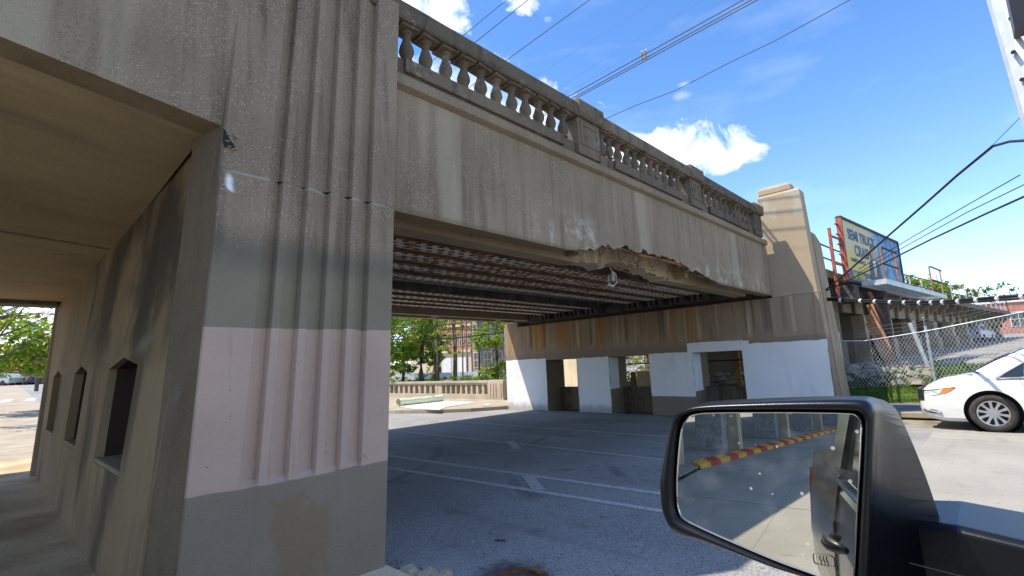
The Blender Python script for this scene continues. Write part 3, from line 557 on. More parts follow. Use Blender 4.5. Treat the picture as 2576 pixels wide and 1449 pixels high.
for x in (5.3, 12.0):
    pass
m = MB(); m.box(X0, 15.3, 9.62, 9.68, 3.95, 4.55); m.box(X0, 15.3, 9.4, 9.9, 3.9, 3.945); m.build('plate_girder', M_dsteel, sp)
for x in (3.55, 5.3, 7.1, 8.9, 10.7, 12.5, 14.3): m = MB(); m.box(x-.04, x+.04, 9.55, 9.615, 3.95, 4.54); m.build('girder_stiffener', M_dsteel, sp)
# bearing diaphragm stiffeners near the far bearing
for y in (6.5, 7.25, 8.0, 8.8, 10.55, 11.3, 12.0, 12.75):
    for q in range(3): m = MB(); m.hexa([(15.22, y-.2+q*.19, 3.6), (15.5, y-.2+q*.19, 3.6), (15.5, y-.12+q*.19, 3.6), (15.22, y-.12+q*.19, 3.6), (15.05, y-.2+q*.19, 4.3), (15.5, y-.2+q*.19, 4.3), (15.5, y-.12+q*.19, 4.3), (15.05, y-.12+q*.19, 4.3)]); m.build('bearing_stiffener', M_dsteel, sp)
m = MB(); m.box(15.55, 15.72, 5.45, 14.0, 3.6, 4.5); m.build('end_diaphragm', M_dsteel, sp)
# rear girder, channel soffit like the front, and rear parapet
m = MB(); m.box(X0, 15.75, 13.95, 14.2, 3.68, 5.0); m.box(X0, 15.75, 14.95, 15.25, 3.70, 5.0); m.box(X0, 15.75, 14.2, 14.95, 3.95, 4.3); m.build('rear_girder', M_soffit, sp)
for x in (5.5, 8.4, 11.3, 14.6): m = MB(); m.box(x-.1, x+.1, 14.205, 14.945, 3.72, 3.945); m.build('diaphragm', M_soffit, sp)
m = MB(); m.box(X0, 15.75, 15.26, 16.0, 4.7, 5.2); m.box(X0, 15.75, 15.7, 16.0, 5.2, 6.12); m.build('rear_parapet', M_conc, sp)
# light fitting hanging from the wound on its cable
lf = thing('hanging_light', (8.35, 5.3, 3.35), 'broken light fitting dangling by a loop of cable under the damaged girder', 'light fitting')
m = MB(); m.tube([(8.3, 5.25, 3.62), (8.42, 5.2, 3.5), (8.44, 5.2, 3.36), (8.33, 5.2, 3.28), (8.2, 5.2, 3.27)], .01, 5); m.tube([(8.22, 5.22, 3.48), (8.14, 5.2, 3.42), (8.17, 5.2, 3.3), (8.3, 5.2, 3.24)], .009, 5); m.build('cable', M_galv, lf)
m = MB(); m.lathe([(0, 0), (.03, 0), (.045, .06), (.03, .16), (.02, .2), (0, .2)], (8.3, 5.2, 3.36), 8); m.build('lamp_holder', M_plain, lf)
m = MB(); m.lathe([(0, 0), (.04, .01), (.04, .05), (0, .06)], (8.15, 5.2, 3.24), 8); m.build('junction_cap', M_plain, lf)

M_trA0 = conc('buttress_concrete', (.30, .25, .185), streak=.7, pebb=.4)
M_trD0 = conc('backwall_concrete', (.16, .135, .1), streak=.6, pebb=0)
# ------------------------------------------------------------------ far abutment and its pylon
ab = thing('bridge_abutment', (16.8, 9.5, 0), 'far concrete abutment painted white with three openings and rust stains, topped by a sunlit pylon', 'abutment')
b = MB(); XA, XB = 15.93, 17.10; ops2 = [(5.64, 7.22), (8.78, 10.41), (11.88, 13.43)]
yy = 3.35
for (a0, a1) in ops2 + [(15.72, None)]:
    if yy < 3.4:
        b.hexa([(XA, 3.28, -.05), (16.42, 3.28, -.05), (XB, a0, -.05), (XA, a0, -.05), (XA, 3.36, 2.02), (16.42, 3.36, 2.02), (XB, a0, 2.02), (XA, a0, 2.02)])
    else: b.box(XA, XB, yy, a0, -.05, 2.02)
    yy = a1
b.hexa([(XA, 3.36, 2.02), (16.42, 3.36, 2.02), (XB, 15.72, 2.02), (XA, 15.72, 2.02), (XA, 3.42, 3.5), (16.42, 3.42, 3.5), (XB, 15.76, 3.5), (XA, 15.76, 3.5)]); b.build('wall', M_abut, ab)
for i, (a0, a1) in enumerate(ops2):
    b = MB(); b.box(16.8, 17.08, a0+.002, a1-.002, -.04, .89); b.build('sill_wall', M_lichen, ab)
for (a0, a1, z0) in ((8.78, 10.405, .85), (5.64, 7.215, .78)): b = MB(); b.quads([(XA+.02, a1, z0), (XA+.62, a1, z0+.02), (XA+.62, a1, 2.0), (XA+.02, a1, 2.0)], [(0, 1, 2, 3)]); b.build('jamb_paint', M_white, ab)
b = MB(); b.box(XA+.02, XA+.8, 14.96, 15.74, 3.502, 3.69); b.build('bearing_seat', M_abut, ab)
b = MB(); b.box(16.5, 18.4, 4.72, 16.0, 3.505, 5.3); b.build('back_wall', M_trD0, ab); b = MB(); b.box(15.76, 16.495, 4.75, 16.0, 4.6, 5.3); b.build('deck_end', M_trD0, ab)
# pylon above the shoulder
b = MB(); b.loft([[(15.93, 3.42, 3.505), (16.40, 3.42, 3.505), (16.40, 4.62, 3.505), (15.93, 4.62, 3.505)], [(15.95, 3.54, 6.55), (16.40, 3.54, 6.55), (16.40, 4.7, 6.55), (15.95, 4.7, 6.55)], [(15.99, 3.59, 6.62), (16.40, 3.59, 6.62), (16.40, 4.68, 6.62), (15.99, 4.68, 6.62)]]); b.build('pylon_shaft', M_abut, ab, bevel=.02)
b = MB(); b.loft([[(15.99, 3.76, 6.622), (16.38, 3.76, 6.622), (16.38, 4.68, 6.622), (15.99, 4.68, 6.622)], [(15.99, 3.76, 6.80), (16.38, 3.76, 6.80), (16.38, 4.68, 6.80), (15.99, 4.68, 6.80)], [(16.04, 3.82, 6.87), (16.35, 3.82, 6.87), (16.35, 4.62, 6.87), (16.04, 4.62, 6.87)]]); b.build('pylon_cap', M_abut, ab, bevel=.03)
b = MB(); b.loft([[(16.44, 3.27, -.05), (17.5, 3.27, -.05), (17.5, 4.6, -.05), (16.44, 4.6, -.05)], [(16.44, 3.50, 5.15), (17.5, 3.50, 5.15), (17.5, 4.6, 5.15), (16.44, 4.6, 5.15)], [(16.46, 3.60, 5.45), (17.4, 3.60, 5.45), (17.4, 4.6, 5.45), (16.46, 4.6, 5.45)], [(16.5, 3.72, 5.55), (17.3, 3.72, 5.55), (17.3, 4.6, 5.55), (16.5, 4.6, 5.55)]]); b.build('buttress', M_trA0, ab, bevel=.02)
b = MB(); b.loft([[(16.40, 3.245, 0), (16.47, 3.245, 0), (16.47, 3.4, 0), (16.40, 3.4, 0)], [(16.402, 3.47, 5.2), (16.47, 3.47, 5.2), (16.47, 3.6, 5.2), (16.402, 3.6, 5.2)]]); b.build('flute_rib', M_trA0, ab)
# passage beyond the abutment: back wall
bw = MB(); bw.box(20.6, 21.2, 13.7, 18, 0, 4.4); bw.box(17.12, 20.2, 4.72, 13.0, 3.4, 4.0); tag(bw.build('passage_wall', conc('cream_painted_concrete', (.62, .55, .40), streak=.2, pebb=0)), 'cream concrete wall seen through the leftmost opening of the white abutment', 'wall')
f2 = lambda x, y: ((2000+.3882*x)*.6289, (1250+.3882*y)*.6289)
q0 = PX(*f2(1405, 605), 20.3); q1 = PX(*f2(1535, 605), 20.3)
bd = MB(); bd.box(20.3, 20.34, q1[1], q0[1], .1, q0[2]); tag(bd.build('plywood_board', simple('plywood', (.55, .44, .26), .8, var=.12, vs_=3)), 'pale plywood board standing behind the middle opening of the abutment', 'board')
q0 = PX(*f2(1345, 615), 20.0); q1 = PX(*f2(1385, 615), 20.0)
bd = MB(); bd.box(20.0, 20.1, q1[1], q0[1], .1, q0[2]); tag(bd.build('timber_post', simple('brown_timber', (.16, .09, .05), .85, var=.2)), 'short brown post left of the plywood board behind the middle opening', 'post')
rl_ = thing('passage_rail', (18.6, 9, 1.7), 'dark pipe rail crossing behind the abutment openings', 'rail'); m = MB(); m.tube([(18.6, 5.0, 1.72), (18.6, 11.2, 1.72)], .025, 6); m.build('rail', M_black, rl_)
pw = thing('timber_rack', (18.9, 6.7, 0), 'orange timber frame leaning inside the right opening of the abutment', 'timber rack')
M_tim = simple('orange_timber', (.42, .24, .08), .8, var=.25, vs_=6)
for q in ((18.9, 19.0, 6.82, 6.98, 0, 2.1), (18.9, 19.0, 6.5, 6.6, 0, 2.0), (18.85, 18.895, 6.4, 7.4, 1.0, 1.06), (18.85, 18.895, 6.4, 7.0, 1.5, 1.56)): m = MB(); m.box(*q); m.build('timber', M_tim, pw)

# ------------------------------------------------------------------ viaducts curving away east and west
class Path:
    def __init__(s, pts):
        s.p = [np.array(p, float) for p in pts]; s.l = [0]
        for a, b_ in zip(s.p, s.p[1:]): s.l.append(s.l[-1]+np.linalg.norm(b_-a))
    def at(s, d, flip=1):
        i = max(0, min(len(s.p)-2, next((k for k in range(len(s.l)-1) if s.l[k+1] >= d), len(s.l)-2))); a, b_ = s.p[i], s.p[i+1]; u = (b_-a)/np.linalg.norm(b_-a)
        return a+u*(d-s.l[i]), u, np.array([-u[1], u[0]])*flip
def pblock(m, P, s0, s1, o0, o1, z0, z1, flip=1, g0=None):
    a, u, n_ = P.at(s0, flip); c_, u2, n2_ = P.at(s1, flip)
    q = [a+n_*o0, c_+n2_*o0, c_+n2_*o1, a+n_*o1]
    if flip < 0: q = [q[0], q[3], q[2], q[1]]
    zb = [z0 if g0 is None else zt(*p)-.2 for p in q]
    m.hexa([(*p, z) for p, z in zip(q, zb)] + [(*p, z1) for p in q])
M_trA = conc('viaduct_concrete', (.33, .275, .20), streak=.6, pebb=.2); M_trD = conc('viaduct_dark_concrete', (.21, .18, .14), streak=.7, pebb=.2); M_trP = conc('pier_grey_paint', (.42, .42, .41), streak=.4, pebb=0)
ea = thing('railway_viaduct', (40, 4, 0), 'old concrete railway viaduct on piers running away behind the billboard', 'viaduct')
PE = Path([(17.55, 4.68), (24, 4.6), (27.5, 4.36), (32, 3.95), (37.3, 3.45), (47.3, 1.84), (61.4, -.14), (70, -1.3)])
LT = PE.l[-1]; m = MB(); s = 0
while s < LT-.1: pblock(m, PE, s, min(LT, s+2.5), 0, 8.5, 4.86, 5.2); s += 2.5
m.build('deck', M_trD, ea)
m = MB(); s = 0
s = .3; k = 0
while s < LT-2:
    m = MB(); pblock(m, PE, s, s+1.75, .85, 1.15, 3.75, 4.85); m.build('girder_panel', M_trA, ea)
    m = MB(); pblock(m, PE, s+1.76, s+1.99, .7, 1.2, 3.7, 4.85); m.build('girder_rib', M_trD, ea)
    a, u, n_ = PE.at(s+1.87); bb = MB(); w_ = u*.11
    P = [a+n_*.02-w_, a+n_*.02+w_, a+n_*.6+w_, a+n_*.6-w_]
    bb.hexa([(*P[0], 4.62), (*P[1], 4.62), (*P[2], 4.1), (*P[3], 4.1)]+[(*p, 4.858) for p in P]); (bb.build('bracket', M_trD, ea) if s > 16 else None)
    s += 2.0; k += 1
m = MB(); s = .2
while s < LT-2.6: pblock(m, PE, s, s+2.5, 1.2, 8, 3.78, 4.2); s += 2.5
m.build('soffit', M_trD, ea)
s = 4.2; k = 0
while s < LT-1:
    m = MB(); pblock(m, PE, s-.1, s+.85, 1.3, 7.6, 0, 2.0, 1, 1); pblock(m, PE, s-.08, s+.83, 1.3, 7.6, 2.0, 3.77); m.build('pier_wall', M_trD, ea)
    m = MB(); pblock(m, PE, s-.13, s+.88, .6, 1.29, 0, 1.95+zt(*PE.at(s)[0])*.4, 1, 1); m.build('pier_foot', M_trP if k < 1 else M_trA, ea)
    m = MB(); pblock(m, PE, s-.05, s+.74, .72, 1.29, 1.96+zt(*PE.at(s)[0])*.4, 3.7); m.build('pier_column', M_conc_lt if k != 1 else M_broken, ea)
    s += 4.6; k += 1
rg_ = thing('guard_railing', (40, 4, 5.2), 'rusty pipe guard railing along the top of the railway viaduct', 'railing')
for z in (5.75, 6.3):
    m = MB(); m.tube([(*(PE.at(s)[0]+PE.at(s)[2]*.12), z) for s in np.linspace(.1, LT-1.2, 26)] + ([] if z < 6 else [(*(PE.at(LT-.4)[0]+PE.at(LT)[2]*.12), 6.15), (*(PE.at(LT)[0]+PE.at(LT)[2]*.12), 5.2)]), .035, 5); m.build('rail', M_dsteel, rg_)
s = .4
while s < LT-1: p = PE.at(s)[0]+PE.at(s)[2]*.12; m = MB(); m.tube([(*p, 5.2), (*p, 6.3)], .035, 5); m.build('post', M_galv, rg_); m = MB(); m.box(p[0]-.1, p[0]+.1, p[1]-.1, p[1]+.1, 5.2, 5.24); m.build('foot_plate', M_galv, rg_); s += 2.3
we = thing('west_viaduct', (-25, 4, 0), 'concrete viaduct on piers beside the striped kerb, seen only in the door mirror', 'viaduct')
PW = Path([(-7, 4.0), (-14, 3.05), (-35, .3), (-62, -3.2)])
m = MB(); s = 0
while s < PW.l[-1]-.1: pblock(m, PW, s, s+4, 0, 11, 4.3, 6.1, -1); s += 4
m.build('deck', M_trD, we)
for s in (4.3, 9.1, 15.5, 22.5, 30, 38):
    m = MB(); pblock(m, PW, s, s+.9, .95, 1.8, 0, 4.3, -1); m.build('pier_wall', simple('blue_grey_paint', (.26, .275, .29), .9, var=.25), we)
    m = MB(); pblock(m, PW, s+.55, s+.92, .62, .94, 0, 4.3, -1); m.build('pier_nose', M_plain, we)
a, u, n_ = PW.at(9.1, -1); m = MB(); q0 = a+u*-.025+n_*.55; q1 = a+u*-.025+n_*.88
m.quads([(*q0, 1.55), (*q1, 1.55), (*q1, 2.05), (*q0, 2.05)], [(0, 1, 2, 3)]); m.mat(1).quads([(*(q0-u*.004), 1.55), (*(q1-u*.004), 1.55), (*(q1-u*.004), 1.7), (*(q0-u*.004), 1.7)], [(0, 1, 2, 3)])
tag(m.build('poster', [simple('poster_white', (.75, .75, .72)), simple('poster_red', (.6, .15, .1))]), 'small white and red poster pasted on a pier in the mirror view', 'poster')
gvl = MB(); gvl.quads([(-3.3, 3.3, .05), (-3.3, 16, .05), (-70, 12, .05), (-70, -4.0, .05), (-11.9, 3.45, .05)], [(0, 4, 3, 2, 1)]); struct(gvl.build('gravel_bed', M_gravel))
kb = thing('striped_kerb', (-20, 2.4, 0), 'kerb painted in red and yellow stripes, reflected in the door mirror', 'kerb')
ka, kb_ = np.array([-11.9, 3.42]), np.array([-46.0, -1.0]); L = np.linalg.norm(kb_-ka); u = (kb_-ka)/L; n_ = np.array([u[1], -u[0]]); n_ = n_ if n_[1] > 0 else -n_
N = 46
for i in range(N):
    m = MB(); a = ka+u*L*i/N; c_ = ka+u*L*(i+.985)/N; sk = u*.55
    m.hexa([(*a, 0), (*c_, 0), (*(c_+n_*.42+sk), 0), (*(a+n_*.42+sk), 0), (*(a+n_*.03), .11), (*(c_+n_*.03), .11), (*(c_+n_*.42+sk), .115), (*(a+n_*.42+sk), .115)]); m.build('kerb_block', M_kred if i % 2 else M_kyel, kb)

# ------------------------------------------------------------------ billboard
bbd = thing('billboard', (27.4, 3.4, 1.0), 'large weathered billboard about a semi truck crash on a single dark post', 'billboard')
A = RG(2108, 542, 24); A2 = RG(2135, 710, 24); Bq = RG(2255, 608, 32.2); B2 = RG(2278, 740, 32.2)
pa = np.array([A[0], A[1]]); pb = np.array([Bq[0], Bq[1]]); zlo = 4.62; zhi = 7.35
uB = (pb-pa)/np.linalg.norm(pb-pa); LB = np.linalg.norm(pb-pa); nB = np.array([uB[1], -uB[0]]); 
if nB[1] > 0: nB = -nB            # faces the road (towards -Y)
def BB(u_, v_, off=0.0): p = pa+uB*u_+nB*off; return (p[0], p[1], zlo+v_)
HB = zhi-zlo
def bbox(m, u0, u1, v0, v1, o0, o1): m.hexa([BB(u0, v0, o1), BB(u1, v0, o1), BB(u1, v0, o0), BB(u0, v0, o0), BB(u0, v1, o1), BB(u1, v1, o1), BB(u1, v1, o0), BB(u0, v1, o0)])
t = MT('billboard_print', .55, .3)   # printed sheet: yellow left, blue scene right
un = t.m('ADD', t.m('MULTIPLY', t.m('SUBTRACT', t.x, float(pa[0])), float(uB[0])/LB), t.m('MULTIPLY', t.m('SUBTRACT', t.y, float(pa[1])), float(uB[1])/LB)); vn = t.m('MULTIPLY', t.m('SUBTRACT', t.z, zlo), 1/HB)
n1 = t.noise(1.6, detail=4); n2 = t.noise(3.2, t.vec((1, 1, .6)), 5)
c = t.mix(t.ss(vn, .2, .75), (.72, .55, .10), (.60, .52, .30)); blue = t.mix(t.ss(n2, .4, .62), (.03, .13, .30), (.13, .34, .58))
blue = t.mix(t.m('MULTIPLY', t.ss(n1, .55, .62), t.band(vn, .25, .85, .1)), blue, (.45, .40, .18))
c = t.mix(t.ss(t.m('ADD', un, t.m('MULTIPLY', t.m('SUBTRACT', n1, .5), .2)), .42, .6), c, blue); c = t.mix(t.m('MULTIPLY', t.m('SUBTRACT', 1.0, t.ss(vn, .20, .205)), t.m('SUBTRACT', 1.0, t.ss(un, .5, .6))), c, (.05, .11, .19)); t.col(c); M_bill = t.M
m = MB(); bbox(m, .08, LB-.08, .08, HB-.08, -.02, .03); m.build('panel', M_bill, bbd)
for q in ((0, LB, HB-.1, HB), (0, LB, 0, .09)): m = MB(); bbox(m, *q, -.12, .08); m.build('frame', M_dsteel, bbd)
m = MB(); bbox(m, 0, .1, .09, HB-.1, -.12, .08); m.build('frame', M_rustred, bbd); m = MB(); bbox(m, LB-.1, LB, .09, HB-.1, -.12, .08); m.build('frame', M_dsteel, bbd)
for k in range(6): m = MB(); bbox(m, -.28, 0, .25+k*.42, .29+k*.42, -.10, -.05); m.build('stringer_end', M_dsteel, bbd)
def lettering(txt, u_, v_, size, mat, bold=.012, sx=1.0):
    cu = bpy.data.curves.new('lettering', 'FONT'); cu.body = txt; cu.size = size; cu.extrude = .004; cu.offset = bold
    o = bpy.data.objects.new('lettering', cu); COL.objects.link(o); cu.materials.append(mat)
    p = BB(u_, v_, .036); R3 = Matrix(((uB[0], 0, nB[0]), (uB[1], 0, nB[1]), (0, 1, 0))).to_4x4(); R3 = R3 @ Matrix.Diagonal((sx, 1, 1, 1)); R3.translation = Vector(p)-Vector(bbd['_o'])
    o.parent = bbd; o.matrix_local = R3; bpy.context.view_layer.update(); me = bpy.data.meshes.new_from_object(o.evaluated_get(bpy.context.evaluated_depsgraph_get())); bpy.data.objects.remove(o); o = bpy.data.objects.new('lettering', me); COL.objects.link(o); o.parent = bbd; o.matrix_local = R3
M_navy = simple('navy_print', (.05, .10, .19), .6); M_yel = simple('yellow_print', (.72, .55, .05), .6); M_wpr = simple('white_print', (.75, .75, .75), .6)
lettering('SEMI TRUCK', .75, HB-.85, .62, M_navy, .02, 1.05); lettering('CRASH?', 1.35, HB-1.5, .66, M_navy, .02, 1.05)
lettering('DARRYL ISAACS', .72, .92, .22, M_navy, .004, 1.15); lettering('WeWin', .72, .16, .46, M_yel, .014); lettering('.com', 2.35, .16, .34, M_wpr, .008)
# printed figure: suit, shirt, tie, head as flat coloured print
def pshape(mat, P, off): m = MB(); m.prism([BB(*p, off) for p in P], (nB[0]*.004, nB[1]*.004, 0)); m.build('print_shape', mat, bbd)
pshape(simple('suit_print', (.05, .055, .075)), [(3.0, .1), (4.75, .1), (4.65, 1.0), (4.3, 1.3), (3.5, 1.3), (3.1, 1.05)], .034)
pshape(M_wpr, [(3.72, .5), (3.95, .5), (4.08, 1.25), (3.62, 1.25)], .040); pshape(simple('tie_print', (.5, .07, .07)), [(3.80, .45), (3.9, .45), (3.88, 1.1), (3.81, 1.1)], .046)
pshape(simple('skin_print', (.5, .28, .2)), [(3.85+.27*math.cos(a), 1.62+.36*math.sin(a)) for a in np.linspace(0, 2*PI, 14)[:-1]], .040); pshape(simple('hair_print', (.12, .1, .09)), [(3.85+.29*math.cos(a), 1.74+.3*math.sin(a)) for a in np.linspace(.1, PI-.1, 9)], .046)
# service ladder frame left of the panel, catwalk and its rails, post and head beams
for du in (-1.0,):
    m = MB(); bbox(m, du, du+.09, -.9, 2.1, -.15, -.05); m.build('upright', M_rustred, bbd)
    for v in (.65, 1.75): m = MB(); bbox(m, du, 0, v, v+.07, -.13, -.06); m.build('rung', M_rustor, bbd)
m = MB(); bbox(m, .9, 11.9, -.18, .03, 1.0, 1.06); bbox(m, .9, 11.9, -.18, .03, .22, .28); bbox(m, .9, .96, -.18, .03, .28, 1.0); m.build('catwalk', M_galv, bbd)
for k in range(20): m = MB(); bbox(m, 1.0+k*.53, 1.30+k*.53, -.15, -.12, .28, 1.0); m.build('catwalk_plank', M_galv, bbd)
for u0, u1 in ((1.1, 3.1), (9.2, 11.6)):
    for q in (u0, u1): m = MB(); bbox(m, q, q+.1, 0, 1.35, .95, 1.0); m.build('rail_post', M_rustor, bbd)
    for v in (.62, 1.3): m = MB(); bbox(m, u0, u1+.1, v, v+.06, 1.0, 1.05); m.build('rail', M_dsteel, bbd)
pc_ = RG(2226, 900, 27.4); gp = zt(pc_[0], pc_[1])
m = MB(); m.tube([(pc_[0], pc_[1], gp-.3), (pc_[0], pc_[1], zlo-.2)], .42, 14); m.build('post', simple('dark_brown_post', (.05, .03, .026), .75, var=.3), bbd, smooth=False)
m = MB(); bbox(m, 0, LB, -.45, -.16, -.7, -.3); bbox(m, .2, .9, -.8, -.1, -.5, .1); m.build('head_beam', M_dsteel, bbd)
m = MB(); bbox(m, 2.9, 7.6, -.62, -.5, .3, .4); m.build('lamp_rail', M_dsteel, bbd)
for i, (xt, yt, xb, yb, r_) in enumerate([(2187, 766, 2251, 917, 26.3), (2184, 792, 2236, 905, 26.25), (2187, 812, 2225, 890, 26.2)]):
    a = RG(xt, yt, r_); c_ = RG(xb, yb, r_-.4); c_[2] = max(c_[2]-.15, zt(c_[0], c_[1])-.1); m = MB(); d = c_-a; ez = d/np.linalg.norm(d); eyv = np.array([0, -1.0, .0]); exv = np.cross(eyv, ez); exv /= np.linalg.norm(exv); eyv = np.cross(ez, exv)
    m.obox((a+c_)/2, exv, eyv, ez, .04, .13, np.linalg.norm(d)/2)
    tag(m.build('steel_beam', M_rustor), ['longest orange rusted steel beam leaning on the billboard post', 'middle orange steel beam of three leaning on the billboard post', 'lowest thin orange steel beam of three at the billboard post'][i], 'beam', 'steel beams leaning on the post')

# ------------------------------------------------------------------ chain link fence
fe = thing('chain_link_fence', (21.8, 1.5, .5), 'sagging galvanised chain link fence with barbed wire in front of the viaduct', 'fence')
FP = [(21.6, 4.15), (21.93, 1.68), (22.0, -1.0), (22.1, -4.0), (22.3, -8)]
tops = [2.42, 2.45, 2.9, 3.0, 3.0]
def ztp(p): return zt(*p)
for i, p in enumerate(FP):
    m = MB(); m.tube([(p[0], p[1], ztp(p)-.1), (p[0]-.03, p[1]+.02, tops[i]+.15)], .04, 8); m.build('post', M_galv, fe)
    m = MB(); m.tube([(p[0]-.03, p[1]+.02, tops[i]+.12), (p[0]-.25, p[1]+.02, tops[i]+.42)], .02, 5); m.build('wire_arm', M_galv, fe)
topz = lambda y: np.interp(-y, [-4.15, -3.4, -1.68, 1.0, 4.0, 8], [2.25, 2.2, 2.42, 2.88, 3.0, 3.0])
fx = lambda y: np.interp(-y, [-4.15, -1.68, 1, 4, 8], [21.6, 21.93, 22, 22.1, 22.3])
m = MB(); m.tube([(fx(y)-.05, y, topz(y)) for y in np.linspace(4.15, -8, 18)], .02, 6); m.build('top_rail', M_galv, fe)
for dz, dx in ((.16, -.08), (.27, -.16), (.38, -.23)): m = MB(); m.tube([(fx(y)-.05+dx, y, topz(y)+dz+.03*math.sin(y*4+dz*9)) for y in np.linspace(4.1, -8, 60)], .0035, 4); m.build('barbed_wire', M_gwire, fe)
m = MB(); p_ = .105; y = 4.1
while y > -8.5:
    for sgn in (1, -1):
        a = (y, 0); L = 3.2; pts = []
        yy0 = y; 
        for h_ in (0, 1):
            pts.append(None)
        y0 = y; yb = y0 - sgn*2.0*.55
        zb0 = zt(fx(y0), y0)+.02; zt0 = topz(yb)
        A_ = np.array([fx(y0)-.05, y0, zb0]); B_ = np.array([fx(yb)-.05, yb, zt0])
        if yb > 4.15:
            f_ = (4.15-y0)/(yb-y0); B_ = A_+(B_-A_)*f_
        if yb < -8.6: continue
        d = B_-A_; w_ = np.array([0, .0045, 0]); q = np.array([.006, 0, 0])
        m.quads([A_-w_, A_+w_, B_+w_, B_-w_, A_-w_+q, A_+w_+q, B_+w_+q, B_-w_+q], [(0, 1, 2, 3), (7, 6, 5, 4), (0, 3, 7, 4), (1, 5, 6, 2)])
    y -= p_
o = m.build('mesh', M_galv, fe, fix=False); o['kind'] = 'stuff'
# diagonal stray post standing behind the mesh
a = RG(2288, 812, 22.6); c_ = RG(2334, 915, 22.6); m = MB(); m.tube([c_-np.array([0, 0, .1]), a], .06, 8); lp = thing('leaning_post', (c_[0], c_[1], c_[2]), 'pale leaning steel pipe post with a black top behind the fence', 'post'); m.build('pipe', M_galv, lp)
m = MB(); m.tube([a, a+(a-c_)*.13], .062, 8); m.build('cap', M_black, lp)

# ------------------------------------------------------------------ rubble, weeds and grass below the viaduct
m = MB(); M_rub = conc('rubble_stone', (.25, .235, .2), streak=.1, pebb=.3)
for k in range(300):
    x = random.uniform(21.8, 27); y = random.uniform(1.9, 4.6) if k < 220 else random.uniform(2.4, 8); h = zt(x, y); d = abs(y-3.8)
    rock(m, (x, y, h+random.uniform(0, .35)*max(0, 1-d*.5)), random.uniform(.07, .28))
o = m.build('rubble', M_rub); tag(o, 'heap of broken concrete rubble below the viaduct behind the fence', 'rubble', kind='stuff')
m = MB()
for k in range(70):
    y = random.uniform(9.2, 6.8); x = random.uniform(19.6, 22); rock(m, (x, y-.3, .4+random.uniform(0, .8)), random.uniform(.12, .3))
tag(m.build('rubble', M_rub), 'dark heap of rubble seen through the right opening of the abutment', 'rubble', kind='stuff')
def leaves(name, centers, radii, n, size, mats, parent=None, flat=.6, droop=.2):
    """many small folded leaf faces spread in clumps through ellipsoid volumes"""
    V = []; Fc = []; MI = []
    tot = sum(r[0]*r[1]*r[2] for r in radii)**.999
    wts = np.array([(r[0]*r[1]+r[1]*r[2]+r[0]*r[2]) for r in radii]); wts = wts/wts.sum()
    nc = max(6, n//26); ci = rng.choice(len(centers), nc, p=wts)
    off = Vector(parent['_o']) if parent is not None else Vector((0, 0, 0))
    for q in range(nc):
        c_ = np.array(centers[ci[q]]); r_ = np.array(radii[ci[q]]); d = rng.normal(size=3); d /= np.linalg.norm(d); rr = rng.uniform(.45, 1.03)**.6
        cc = c_+d*r_*rr; cr = min(r_)*rng.uniform(.14, .3); k = int(26*rng.uniform(.5, 1.5))
        P = cc+rng.normal(size=(k, 3))*cr*np.array([.7, .7, .5]); mi_ = int(rng.integers(len(mats)))
        for p in P:
            nrm = rng.normal(size=3)*.7+np.array([0, 0, flat]); nrm /= np.linalg.norm(nrm); a = np.cross(nrm, rng.normal(size=3)); a /= np.linalg.norm(a)+1e-9; b_ = np.cross(nrm, a)
            s_ = size*rng.uniform(.6, 1.3); o = len(V)
            V += [tuple(p-a*s_), tuple(p+b_*s_*.45), tuple(p+a*s_), tuple(p-b_*s_*.45)]; Fc.append((o, o+1, o+2, o+3)); MI.append(mi_)
    me = bpy.data.meshes.new(name); me.from_pydata([(v[0]-off.x, v[1]-off.y, v[2]-off.z) for v in V], [], Fc)
    for m_ in mats: me.materials.append(m_)
    me.polygons.foreach_set('material_index', MI); o = bpy.data.objects.new(name, me); COL.objects.link(o)
    if parent is not None: o.parent = parent
    return o
def tree(name, base, H, crown, n, size, mats, label, group=None, tr=.16, lean=(0, 0), limbs=7, cat='tree', fork=False):
    x, y = base[:2]; z0 = base[2] if len(base) > 2 else zt(x, y); t_ = thing(name, (x, y, z0), label, cat, group); m = MB()
    K = 7; pts = [(x+lean[0]*i/K+.05*tr*8*math.sin(i*1.9+x), y+lean[1]*i/K+.05*tr*8*math.cos(i*1.3+y), z0-.1+H*.86*i/K) for i in range(K+1)]
    m.tube(pts, [tr*(1.15-.95*i/K) for i in range(K+1)], 8); m.build('trunk', M_bark, t_, smooth=True)
    for i in range(limbs):
        c_, r_ = crown[i % len(crown)]; s_ = random.uniform(.3, .9); k = min(K-1, int(s_*K)); p0 = Vector(pts[k]); d = Vector((random.gauss(0, 1), random.gauss(0, 1), random.uniform(-.1, .8))).normalized()
        tgt = Vector((x+c_[0]+d.x*r_[0]*.85, y+c_[1]+d.y*r_[1]*.85, z0+c_[2]+d.z*r_[2]*.8)); mid = p0.lerp(tgt, .5)+Vector((0, 0, random.uniform(-.1, .35)))
        b = MB(); rr = tr*(1-.85*k/K)*.6; b.tube([p0, p0.lerp(mid, .6), mid, tgt], [rr, rr*.7, rr*.5, rr*.15], 6); b.build('limb', M_bark, t_)
    if n: leaves('crown', [(x+c_[0], y+c_[1], z0+c_[2]) for c_, r_ in crown], [r_ for c_, r_ in crown], n, size, mats, t_)
    return t_
